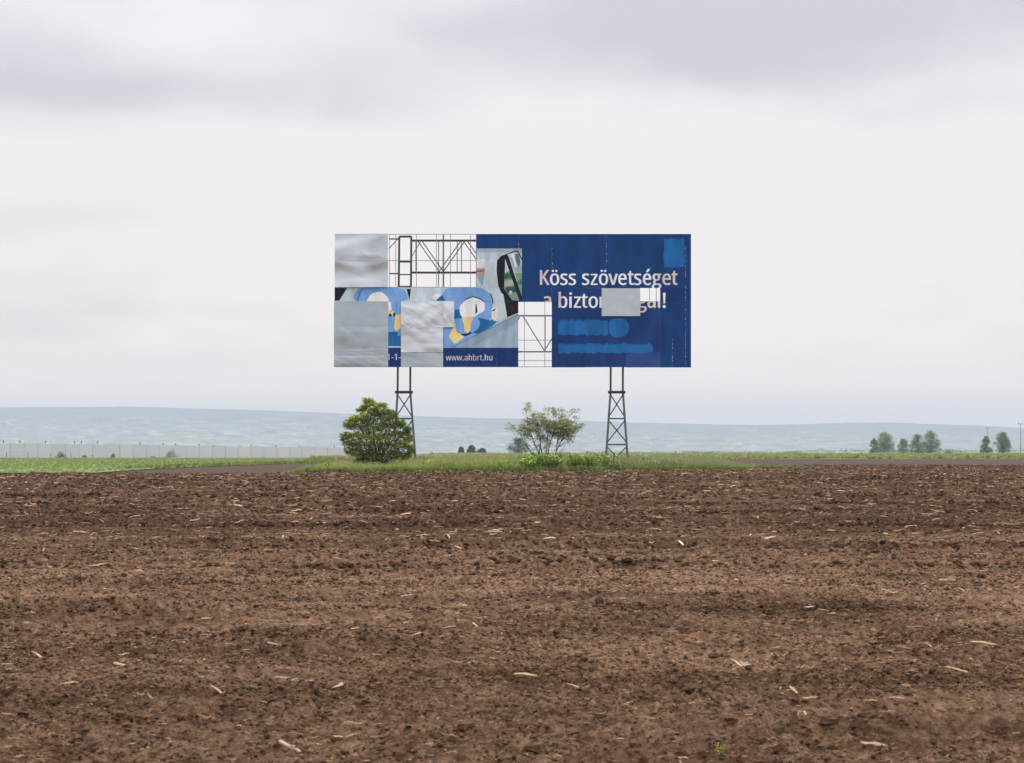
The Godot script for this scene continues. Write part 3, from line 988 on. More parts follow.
# ------------------------------------------------------------------ the grey barrier on the left
const ORD := ["first", "second", "third", "fourth", "fifth", "sixth", "seventh", "eighth", "ninth", "tenth", "eleventh", "twelfth", "thirteenth", "fourteenth", "fifteenth", "sixteenth"]
func build_barrier() -> void:
	var post_no := 0
	var da := 515.0
	var db := 600.0
	var at := func(px: float) -> Vector3:
		# picture column on the straight line between the two ends
		var a := Vector3(X(-60, da), 0, -da)
		var b := Vector3(X(352, db), 0, -db)
		var u := (px - 512.0) / F
		var t := (u * da - a.x) / ((b.x - a.x) - u * (db - da))
		return a.lerp(b, t)
	var base: Vector3 = at.call(150.0)
	base.y = -1.4
	var o := thing("noise_barrier", "long pale grey panelled noise barrier behind the green crop", "barrier", base)
	var px := -60.0
	var k := 0
	var pm := [mat("barrier panel", Color(0.775, 0.765, 0.80), 0.85), mat("barrier panel pale", Color(0.785, 0.775, 0.808), 0.85), mat("barrier panel dull", Color(0.768, 0.76, 0.793), 0.85)]
	while px < 349.0:
		var nx := minf(px + lerpf(14.2, 12.4, (px + 60.0) / 410.0), 352.0)
		var a: Vector3 = at.call(px)
		var b: Vector3 = at.call(nx)
		var dir := (b - a).normalized()
		var nrm := Vector3(-dir.z, 0, dir.x)
		var yt0 := EYE + (HZ - lerpf(443.0, 447.6, px / 347.0)) / F * -a.z
		var yt1 := EYE + (HZ - lerpf(443.0, 447.6, nx / 347.0)) / F * -b.z
		var mb := MB.new()
		# three planks of concrete on top of one another with a slight step between
		var lo := Vector3(0, -5.5, 0)
		var a0 := a + dir * 0.14 - base
		var b0 := b - dir * 0.14 - base
		var off := nrm * (0.04 * (k % 2))
		for row in 4:
			var f0 := row / 4.0
			var f1 := (row + 1) / 4.0 - 0.006
			var pa0 := a0 + Vector3.UP * lerpf(-3.0, yt0, f0) + off
			var pa1 := a0 + Vector3.UP * lerpf(-3.0, yt0, f1) + off
			var pb0 := b0 + Vector3.UP * lerpf(-3.0, yt1, f0) + off
			var pb1 := b0 + Vector3.UP * lerpf(-3.0, yt1, f1) + off
			var th := nrm * 0.12
			mb.quad(pa0, pa1, pb1, pb0); mb.quad(pa0 - th, pb0 - th, pb1 - th, pa1 - th)
			mb.quad(pa1, pa1 - th, pb1 - th, pb1); mb.quad(pa0, pb0, pb0 - th, pa0 - th)
			mb.quad(pa0, pa0 - th, pa1 - th, pa1); mb.quad(pb0, pb1, pb1 - th, pb0 - th)
		part("panel", mb.mesh(), pm[(k * 7) % 3], o)
		var pb := MB.new()
		pb.box(Vector3(-0.10, -3.0, -0.12), Vector3(0.10, yt0 + 0.08, 0.14))
		var post := part("post", pb.mesh(), mats.post_dark if k % 4 == 1 else mats.post_grey, o)
		post.position = a - base + nrm * 0.02
		px = nx
		k += 1
	var lamp_no := 0
	var sign_no := 0
	# marker posts and signs that stand up behind it, stub posts in front of it
	for q in [[3.5, 440.5, 0], [20, 440.5, 0], [16.5, 440.3, 1], [23, 440.3, 1], [45.5, 440.8, 0], [48.5, 440.3, 1], [74.5, 441.3, 0], [81.5, 441, 0], [97.5, 441.6, 0], [140, 442.5, 0], [163, 443, 0], [175.5, 443.6, 0], [199, 443.8, 0], [214, 445, 0], [240, 445.5, 0], [251, 445, 0], [275.5, 445.5, 0], [299.5, 445.8, 0], [334.5, 446, 0]]:
		var p: Vector3 = at.call(q[0])
		p.z -= 1.6
		p.x *= p.z / (p.z + 1.6)
		var yt: float = EYE + (HZ - q[1]) / F * -p.z
		var mb := MB.new()
		var m2 := MB.new()
		var t: Node3D
		var y0 := -1.5
		if q[2] == 1:
			sign_no += 1
			t = thing("road_sign", ORD[sign_no - 1] + " small white sign from the left above the grey barrier", "sign", Vector3(p.x, y0, p.z), "white signs above the grey barrier")
			mb.tube(Vector3(0, -0.5, 0), Vector3(0, yt - y0 - 0.9, 0), 0.05, 0.05, 6)
			m2.box(Vector3(-0.24, yt - y0 - 0.95, 0.05), Vector3(0.24, yt - y0, 0.09))
			part("plate", m2.mesh(), mats.white, t)
		else:
			lamp_no += 1
			t = thing("road_lamp", ORD[lamp_no - 1] + " dark lamp top from the left above the grey barrier", "lamp", Vector3(p.x, y0, p.z), "dark lamp tops above the grey barrier")
			mb.tube(Vector3(0, -0.5, 0), Vector3(0, yt - y0 - 0.25, 0), 0.06, 0.05, 6)
			m2.box(Vector3(-0.13, yt - y0 - 0.42, -0.16), Vector3(0.13, yt - y0, 0.2))
			part("lamp_head", m2.mesh(), mats.steel_dark, t)
		part("pole", mb.mesh(), mats.steel_dark, t)
	for q in [[6.5, 453.5], [28, 453.5], [50.5, 454], [71, 454], [92.5, 455.5], [134, 457], [262, 457.5]]:
		var d := 455.0
		var x := X(q[0], d)
		var gy := base_h(x, d)
		var mb := MB.new()
		var yt: float = EYE + (HZ - q[1]) / F * d
		mb.tube(Vector3(0, -0.3, 0), Vector3(0, yt - gy, 0), 0.07, 0.06, 6)
		mb.box(Vector3(-0.10, yt - gy, -0.10), Vector3(0.10, yt - gy + 0.1, 0.10))
		tag(top("fence_post", mb.mesh(), mats.steel_dark, Vector3(x, gy, -d)), ORD[post_no] + " short dark post from the left before the grey barrier", "post", "short posts before the grey barrier")
		post_no += 1

func build_masts() -> void:
	for q in [[987.5, 428.5, 575.0, "lamp mast rising behind the slim pale tree on the right"], [1020.5, 424.0, 540.0, "taller lamp mast at the right edge of the picture"]]:
		var d: float = q[2]
		var x := X(q[0], d)
		var gy := base_h(x, d)
		var yt: float = EYE + (HZ - q[1]) / F * d
		var t := thing("lamp_mast", q[3], "lamp mast", Vector3(x, gy, -d), "lamp masts on the right")
		var mb := MB.new()
		mb.tube(Vector3(0, -0.2, 0), Vector3(0, yt - gy, 0), 0.11, 0.06, 7)
		part("pole", mb.mesh(), mats.steel_mast, t)
		var ab := MB.new()
		ab.bar(Vector3(-0.55, yt - gy - 0.02, 0), Vector3(0.55, yt - gy - 0.02, 0), 0.07)
		part("arm", ab.mesh(), mats.steel_mast, t)
		for s in [-1, 1]:
			var hb := MB.new()
			hb.box(Vector3(0.3 * s if s > 0 else -0.7, yt - gy + 0.025, -0.12), Vector3(0.7 if s > 0 else -0.3, yt - gy + 0.16, 0.12))
			part("lamp_head", hb.mesh(), mats.steel_mast, t)

# ------------------------------------------------------------------ the hoarding
const TX0 := 333.5
const TY0 := 233.0
const TS := 5.68
var art: Image

func rectp(x0: float, y0: float, x1: float, y1: float, c: Color) -> void:
	art.fill_rect(Rect2i(roundi((x0 - TX0) * TS), roundi((y0 - TY0) * TS), maxi(1, roundi((x1 - x0) * TS)), maxi(1, roundi((y1 - y0) * TS))), c)

func poly(pts: Array, c: Color, smooth := false) -> void:
	# filled polygon in picture coordinates, scan line by scan line
	var p := PackedVector2Array()
	for i in range(0, pts.size(), 2):
		p.append(Vector2((pts[i] - TX0) * TS, (pts[i + 1] - TY0) * TS))
	if smooth:
		# round the corners off: two passes of corner cutting
		for pass_ in 2:
			var q := PackedVector2Array()
			for i in p.size():
				var a := p[i]
				var b := p[(i + 1) % p.size()]
				q.append(a.lerp(b, 0.25)); q.append(a.lerp(b, 0.75))
			p = q
	fill(p, c)

func fill(p: PackedVector2Array, c: Color) -> void:
	var lo := INF
	var hi := -INF
	for a in p:
		lo = minf(lo, a.y); hi = maxf(hi, a.y)
	for y in range(maxi(0, int(floor(lo))), mini(art.get_height() - 1, int(ceil(hi))) + 1):
		var yc := y + 0.5
		var xs := []
		for i in p.size():
			var a := p[i]
			var b := p[(i + 1) % p.size()]
			if (a.y <= yc) != (b.y <= yc):
				xs.append(a.x + (yc - a.y) / (b.y - a.y) * (b.x - a.x))
		xs.sort()
		for i in range(0, xs.size() - 1, 2):
			var x0 := roundi(xs[i])
			var x1 := roundi(xs[i + 1])
			if x1 > x0:
				art.fill_rect(Rect2i(x0, y, x1 - x0, 1), c)

func lettering(text: String, bold: bool, x0: float, x1: float, base_y: float, cap: float, fat: float, color_of: Callable) -> void:
	# set in outline letters, fitted between two columns, its capitals cap pixels tall
	var tm := TextMesh.new()
	var sf := SystemFont.new()
	sf.font_names = PackedStringArray(["Droid Sans"])
	sf.font_weight = 700 if bold else 400
	tm.font = sf
	tm.text = text
	tm.font_size = 64
	tm.pixel_size = 0.01
	tm.depth = 0.02
	tm.curve_step = 0.5
	var ar := tm.get_mesh_arrays()
	var v: PackedVector3Array = ar[Mesh.ARRAY_VERTEX]
	var nn: PackedVector3Array = ar[Mesh.ARRAY_NORMAL]
	var idx: PackedInt32Array = ar[Mesh.ARRAY_INDEX]
	var ref := TextMesh.new()
	ref.font = sf
	ref.text = "H"
	ref.font_size = 64
	ref.pixel_size = 0.01
	ref.depth = 0.02
	var hb := ref.get_aabb()
	# vertical place of the baseline: same font and size, same centring
	var lo := INF
	var hi := -INF
	for a in v:
		lo = minf(lo, a.x); hi = maxf(hi, a.x)
	var sx := (x1 - x0) / (hi - lo)
	var sy := cap / hb.size.y
	for i in range(0, idx.size(), 3):
		if nn[idx[i]].z < 0.9:
			continue
		for s in [Vector2(-fat, 0), Vector2(fat, 0), Vector2(0, fat * 0.6)]:
			var p := PackedVector2Array()
			var mx := 0.0
			for j in 3:
				var a := v[idx[i + j]]
				var w: Vector2 = Vector2(x0 + (a.x - lo) * sx, base_y - (a.y - hb.position.y) * sy) + s
				mx += w.x / 3.0
				p.append((w - Vector2(TX0, TY0)) * TS)
			fill(p, color_of.call(mx))

func ragged(x0: float, y0: float, x1: float, y1: float, c: Color, seed_: int) -> void:
	# a patch of roller paint with an uneven outline
	var r := RandomNumberGenerator.new()
	r.seed = seed_
	var pts := []
	var x := x0
	while x < x1:
		pts.append_array([x, y0 + r.randf_range(-1.5, 0.6)])
		x += r.randf_range(1.0, 3.4)
	var y := y0
	while y < y1:
		pts.append_array([x1 + r.randf_range(-0.6, 0.6), y])
		y += r.randf_range(1.5, 4.0)
	x = x1
	while x > x0:
		pts.append_array([x, y1 + r.randf_range(-0.7, 1.6)])
		x -= r.randf_range(1.0, 3.4)
	y = y1
	while y > y0:
		pts.append_array([x0 + r.randf_range(-0.9, 0.6), y])
		y -= r.randf_range(1.5, 4.0)
	poly(pts, c)

func build_art() -> ImageTexture:
	art = Image.create(2048, 768, false, Image.FORMAT_RGB8)
	var navy := Color8(8, 61, 122)
	art.fill(navy)
	# sheets that have faded differently
	rectp(585, 301.5, 626, 367, Color8(16, 58, 118))
	rectp(551.5, 301.5, 585, 367, Color8(12, 57, 117))
	rectp(626, 301.5, 660, 367, Color8(20, 59, 122))
	rectp(585, 330, 626, 367, Color8(26, 57, 120))
	rectp(626, 352, 660, 367, Color8(46, 74, 136))
	rectp(660, 288, 691.5, 301.5, Color8(7, 50, 110))
	# picture of a van seen from the front seat side
	var grey := Color8(192, 209, 220)
	rectp(333.5, 248.5, 521.8, 347.8, grey)
	rectp(333.5, 248.5, 521.8, 252.5, Color8(163, 180, 192))
	poly([476, 262, 500, 258, 498, 286, 476, 288], Color8(202, 218, 228))
	poly([476.2, 259, 485, 258.6, 484.6, 268, 476.2, 268], Color8(222, 230, 236))
	poly([476.2, 268, 484.6, 268, 484.3, 275, 480, 277, 476.2, 275], Color8(196, 158, 148))
	poly([476.2, 270.6, 484.4, 270, 484.3, 271.4, 476.2, 272], Color8(120, 96, 92))
	poly([476.2, 275, 484.3, 275, 482.5, 286, 479, 281], Color8(150, 180, 200))
	# seats
	var blue := Color8(126, 172, 230)
	var deep := Color8(20, 108, 168)
	poly([338, 302, 344, 292, 352, 288, 360, 288, 357, 302], Color8(204, 220, 229), true)
	poly([352, 303, 356, 289, 366, 287, 398, 287, 406, 290, 409, 303], blue, true)
	poly([358, 301.5, 361, 292, 364, 288.5, 362.5, 288.5, 359, 292, 356.6, 301.5], Color8(84, 128, 190))
	rectp(388, 301.5, 401, 347.8, blue)
	poly([333.5, 288, 347, 288, 339.4, 300.5, 333.5, 301], Color8(14, 18, 34))
	poly([366.4, 301.4, 370, 294.6, 377.2, 291.5, 383, 292.3, 388, 297.5, 389.4, 301.8], Color.WHITE, true)
	poly([366.4, 301.6, 368, 298, 387, 298, 389.4, 301.8], Color8(250, 250, 250))
	poly([388.2, 300.5, 390.8, 302.4, 391.6, 309.5, 389, 312, 388.2, 312], Color8(250, 250, 248))
	poly([388, 311.9, 394.3, 311.3, 395, 314.4, 388, 315.6], Color8(255, 224, 144))
	poly([388.8, 314, 391, 313.6, 392, 316, 389, 316.4], Color8(30, 32, 40))
	poly([393, 313, 395.4, 312.4, 395, 316.4, 393.4, 316], Color8(40, 42, 50))
	poly([395.5, 315.4, 401, 314, 401, 327, 397, 331.4, 394, 329], Color8(255, 224, 144))
	rectp(388, 332, 401, 346.4, deep)
	poly([388, 333, 393, 331.6, 398, 332.6, 396, 334, 390, 334.6], Color8(18, 92, 150))
	rectp(397.6, 329.6, 401, 335.8, Color8(116, 160, 214))
	rectp(388, 346.2, 401, 347.6, Color8(196, 198, 200))
	poly([396.2, 303, 397.0, 303, 396.6, 313, 395.8, 313], Color8(88, 132, 192))
	poly([406.7, 289.0, 411.6, 289.0, 409.3, 299.8], Color8(18, 30, 58))
	poly([411, 288, 440, 288, 444, 302, 409.5, 302], Color8(208, 223, 231))
	# second seat
	poly([441, 303, 443.4, 289.6, 452, 287.6, 481, 287.6, 489.8, 292, 492.4, 301, 492.9, 315, 489, 321.4, 484, 321.6, 443, 321], blue, true)
	rectp(443, 301.5, 490, 347.5, blue)
	poly([481, 287.6, 501.6, 287.6, 503, 296, 507.5, 316.8, 492, 323, 493.2, 314, 492.6, 301, 489.8, 293], Color8(208, 223, 230))
	poly([489.6, 293.5, 491.6, 298, 492.6, 304, 493.4, 304, 492.8, 298, 491.0, 293.6], Color8(70, 80, 96))
	poly([452, 310, 460, 309, 462, 318, 452, 320], deep)
	poly([479, 317.5, 492, 321, 488, 330, 479, 334, 470, 332], deep)
	poly([489, 321, 493, 319, 497, 322, 490, 328], Color8(30, 122, 178))
	poly([432, 299.6, 433, 294.7, 438.6, 293.3, 441.6, 296.5, 438.6, 300], Color.WHITE, true)
	poly([436.8, 299.4, 442, 295, 446, 302, 436.4, 302], deep)
	poly([459.0, 309, 461, 304, 466, 300.5, 474, 301, 483.5, 301, 485, 305, 484.4, 311.4, 479, 313.4, 474.4, 317, 467.6, 318.4, 461, 317], Color.WHITE, true)
	poly([462.6, 303, 465, 299.4, 472.8, 296.6, 480.6, 299, 484.8, 304, 480, 306, 468, 305], Color.WHITE, true)
	poly([462.8, 301.8, 466, 298.6, 473, 296.2, 480.8, 298.4, 484.4, 302, 480.4, 299.6, 473, 297.2, 466.4, 299.6], Color8(44, 50, 62))
	poly([475.6, 304, 476.6, 304, 477.6, 312, 475.2, 314], Color8(60, 66, 80))
	poly([462.3, 316.6, 473, 317, 470.6, 329.8, 467.5, 333.2, 464.4, 331], Color8(255, 226, 148))
	poly([455.2, 323, 456, 328.7, 462.3, 335.7, 464.2, 337.2, 454.6, 344, 449.2, 336.9, 450.2, 333.2], Color8(255, 226, 148))
	poly([455.6, 318.4, 459, 317.8, 463, 320, 465, 331, 461, 334, 457, 333, 455.4, 327], blue, true)
	poly([472, 317.8, 478, 318.4, 480, 321.4, 479.2, 328, 474, 332, 469.6, 332.4], blue, true)
	poly([460.8, 333.6, 466, 333.8, 470.8, 331.8, 472.2, 333.2, 466, 336.2, 461.4, 335.2], Color8(36, 46, 66))
	poly([492, 308, 494.6, 306.6, 497.4, 307.6, 498.8, 313.4, 495.2, 322, 492.4, 319.3, 491.4, 314], Color8(246, 244, 240), true)
	poly([492.2, 310.4, 495.2, 308.6, 495.6, 309.6, 492.8, 311.6], Color8(40, 36, 40))
	poly([452.2, 346.6, 518.8, 313.4, 521.8, 312, 521.8, 347.8, 451, 347.8], Color8(150, 174, 196))
	poly([470, 347.8, 518.8, 322, 521.8, 321, 521.8, 347.8], Color8(166, 189, 208))
	poly([452.2, 346.6, 518.8, 313.4, 518.8, 314.6, 454, 347], Color8(120, 142, 162))
	# door mirror
	var black := Color8(18, 19, 26)
	poly([497.1, 260.4, 501.2, 256.0, 514.4, 250.8, 518.2, 250.8, 521.9, 258.4, 521.9, 302, 518.6, 312.5, 507.3, 317.4, 503.4, 294.4, 501.2, 292.8, 498.3, 285.7, 496.6, 270.4], black)
	poly([507, 254.6, 514.6, 252, 517.6, 252.2, 521.9, 260.6, 521.9, 298, 508.6, 256.6], Color8(196, 216, 222))
	poly([510, 258, 516, 256, 518, 260, 521.9, 266, 521.9, 272, 515, 272], Color8(158, 186, 196))
	poly([511, 254.4, 513.4, 253.4, 517, 266, 515.4, 268], Color8(236, 240, 242))
	poly([515, 254, 518.6, 254, 520.6, 262, 518.6, 268, 516.4, 262], Color8(92, 118, 130))
	poly([514.6, 272.6, 521.9, 272.6, 521.9, 299, 520, 292], Color8(126, 176, 132))
	poly([516.4, 282, 521.9, 279, 521.9, 284, 517.2, 285.6], Color8(78, 132, 100))
	poly([505.0, 258.8, 519.4, 301, 512, 300, 504, 288.6], Color8(130, 160, 154))
	poly([505.2, 259, 509.4, 271, 505, 273], Color8(206, 222, 226))
	poly([504.4, 274, 510.2, 273, 511.8, 278, 504.2, 279], Color8(62, 104, 82))
	poly([504.4, 281, 512.6, 280, 513.8, 285, 504.6, 286.6], Color8(190, 196, 168))
	poly([504.6, 287.4, 514.6, 286.4, 516.4, 292, 507.6, 293.2], Color8(52, 88, 84))
	poly([509.0, 291.0, 512.0, 290.4, 512.4, 293.4, 509.6, 294.2], Color8(196, 214, 218))
	poly([505.4, 255.8, 507.6, 254.8, 521.9, 296.6, 521.9, 302.6, 520.2, 302.2], black)
	for i in 34:
		var a := sin(i * 12.9898) * 43758.5453
		var b := sin(i * 78.233) * 12543.123
		rectp(507.6 + fposmod(a, 1.0) * 10.0, 301.4 + fposmod(b, 1.0) * 10.0, 508.2 + fposmod(a, 1.0) * 10.0, 301.8 + fposmod(b, 1.0) * 10.0, Color8(96, 76, 54))
	# band with the address
	rectp(333.5, 347.8, 521.8, 368, Color8(12, 51, 113))
	rectp(518.6, 302, 521.8, 348, Color8(160, 178, 192))
	# painted-over places
	var over := Color8(24, 106, 172)
	ragged(664, 239.4, 684.4, 266.6, over, 3)
	poly([668, 240, 671, 237.8, 673.5, 239.4, 680, 240, 676, 243], over)
	ragged(558.4, 320.6, 607.6, 334.2, over, 4)
	poly([608.6, 322, 612, 319, 619, 317.8, 625, 319, 629.2, 324, 629.4, 331, 626, 335.4, 619, 338, 612, 336.4, 608.8, 333], over, true)
	ragged(558.6, 344.2, 652.6, 352.4, over, 5)
	# lettering; some letters have weathered to a pinkish grey
	var white := Color8(252, 252, 254)
	var worn := Color8(234, 216, 211)
	lettering("Köss szövetséget", false, 540.2, 677.4, 284.8, 14.9, 0.36, func(x: float) -> Color:
		return worn if x < 545.5 or x > 664 else (Color8(236, 224, 222) if x < 549 or x > 656 else white))
	lettering("a biztonsággal!", false, 543.4, 665.4, 307.6, 14.9, 0.36, func(x: float) -> Color:
		return worn if x < 551 or (x > 640 and x < 652) else (Color8(232, 218, 215) if x < 563 or (x > 652 and x < 662) else white))
	lettering("www.ahbrt.hu", false, 445.8, 492.4, 360.4, 6.0, 0.10, func(_x: float) -> Color: return Color8(214, 208, 212))
	lettering("1-1-", false, 387.2, 400.8, 360.0, 6.2, 0.14, func(_x: float) -> Color: return Color8(214, 210, 214))
	# scratches and chips down to the bare sheet
	var r := RandomNumberGenerator.new()
	r.seed = 8
	for s in [[672.3, 339, 366, 0.7, 0.25], [685.4, 244, 368, 0.5, 0.02], [552.2, 248, 290, 0.10, 0.4], [606.4, 242, 262, 0.12, 0.4], [518.6, 236, 249, 0.2, 0.3]]:
		var y: float = s[1]
		while y < s[2]:
			if r.randf() < s[3]:
				var h := r.randf_range(0.3, 2.4)
				rectp(s[0] + r.randf_range(-0.2, 0.1), y, s[0] + r.randf_range(0.2, 0.45), y + h, Color8(190, 180, 190))
				y += h
			y += r.randf_range(0.2, 1.6)
	for i in 60:
		var x := r.randf_range(480, 690)
		var y := r.randf_range(236, 366)
		rectp(x, y, x + r.randf_range(0.18, 0.4), y + r.randf_range(0.18, 0.5), Color8(150, 160, 190))
	for i in 26:
		var x := r.randf_range(445, 517)
		var yy := r.randf_range(363.0, 366.8)
		rectp(x, yy, x + r.randf_range(0.3, 1.4), yy + 0.25, Color8(160, 168, 190))
	# grime, roller streaks and paper grain over the whole print
	var data := art.get_data()
	var w := art.get_width()
	var cell := noise("grime", 0.012, 31, 4)
	for y in art.get_height():
		for x in w:
			var g: float = cell.get_noise_2d(x, y * 0.35)
			var hsh := float((x * 374761393 + y * 668265263) & 1023) / 1023.0 - 0.5
			var k := 1.0 + g * 0.13 + hsh * 0.05
			var q := (y * w + x) * 3
			data[q] = clampi(int(data[q] * k + 3.0 * g), 0, 255)
			data[q + 1] = clampi(int(data[q + 1] * k + 2.0 * g), 0, 255)
			data[q + 2] = clampi(int(data[q + 2] * k), 0, 255)
	art = Image.create_from_data(w, art.get_height(), false, Image.FORMAT_RGB8, data)
	return ImageTexture.create_from_image(art)

func panel_mesh(x0: float, y0: float, x1: float, y1: float, seed_: int, wave: float, wave_freq: float, proud: float, n: int, org: Vector3) -> ArrayMesh:
	# thin sheet between two picture corners, bent out of true; real thickness 6 mm
	var f := FastNoiseLite.new()
	f.seed = seed_
	f.frequency = wave_freq
	f.fractal_type = FastNoiseLite.FRACTAL_FBM
	f.noise_type = FastNoiseLite.TYPE_SIMPLEX_SMOOTH
	f.fractal_octaves = 2
	f.fractal_gain = 0.3
	var a := P(x0, y1, BD) - org
	var b := P(x1, y0, BD) - org
	var r := RandomNumberGenerator.new()
	r.seed = seed_
	var tx := r.randf_range(-0.006, 0.006)
	var ty := r.randf_range(-0.008, 0.008) - (0.03 if seed_ > 100 else 0.0)
	var height := func(s: float, t: float) -> float:
		var e := minf(minf(s, 1.0 - s), minf(t, 1.0 - t))
		var hold := 0.85 + 0.15 * sstep(0.0, 0.25, e)
		return proud + (s - 0.5) * tx * (b.x - a.x) + (t - 0.5) * ty * (b.y - a.y) + wave * hold * (f.get_noise_2d(s * (b.x - a.x), t * (b.y - a.y) * 1.3) * 0.5 + 0.5) + ((0.011 if seed_ > 106 and seed_ < 110 else 0.006) * absf(f.get_noise_2d(s * (b.x - a.x) * 1.5 + t * 1.7 + 31.0, t * (b.y - a.y) * 1.8)) if seed_ > 100 else 0.0)
	var m := MB.new()
	m.use_uv = true
	var W := n + 1
	var pos := []
	var nor := []
	for j in W:
		for i in W:
			var s := float(i) / n
			var t := float(j) / n
			var h: float = height.call(s, t)
			var hx: float = height.call(minf(s + 0.004, 1.0), t) - height.call(maxf(s - 0.004, 0.0), t)
			var hy: float = height.call(s, minf(t + 0.004, 1.0)) - height.call(s, maxf(t - 0.004, 0.0))
			pos.append(Vector3(lerpf(a.x, b.x, s), lerpf(a.y, b.y, t), a.z + h))
			nor.append(Vector3(-hx / (0.008 * (b.x - a.x)), -hy / (0.008 * (b.y - a.y)), 1.0).normalized())
	for j in n:
		for i in n:
			for q in [j * W + i, (j + 1) * W + i, (j + 1) * W + i + 1, j * W + i, (j + 1) * W + i + 1, j * W + i + 1]:
				m.v.append(pos[q]); m.n.append(nor[q]); m.c.append(Color.WHITE)
				var s := float(q % W) / n
				var t := float(q / W) / n
				m.uv.append(Vector2((lerpf(x0, x1, s) - TX0) * TS / 2048.0, (lerpf(y1, y0, t) - TY0) * TS / 768.0))
	# back and edges
	var th := Vector3(0, 0, -0.006)
	var rim := []
	for i in n: rim.append(i)
	for j in n: rim.append(j * W + n)
	for i in n: rim.append(n * W + n - i)
	for j in n: rim.append((n - j) * W)
	for k in rim.size():
		var p: Vector3 = pos[rim[k]]
		var q: Vector3 = pos[rim[(k + 1) % rim.size()]]
		var at := m.uv.size()
		m.quad(p, q, q + th, p + th, Color(0.8, 0.8, 0.82))
		for z in range(at, m.uv.size()):
			m.uv[z] = Vector2((x0 + 0.3 - TX0) * TS / 2048.0, (y1 - 0.3 - TY0) * TS / 768.0)
	for j in n:
		for i in n:
			m.quad(pos[j * W + i] + th, pos[j * W + i + 1] + th, pos[(j + 1) * W + i + 1] + th, pos[(j + 1) * W + i] + th, Color(0.8, 0.8, 0.82))
	return m.mesh()

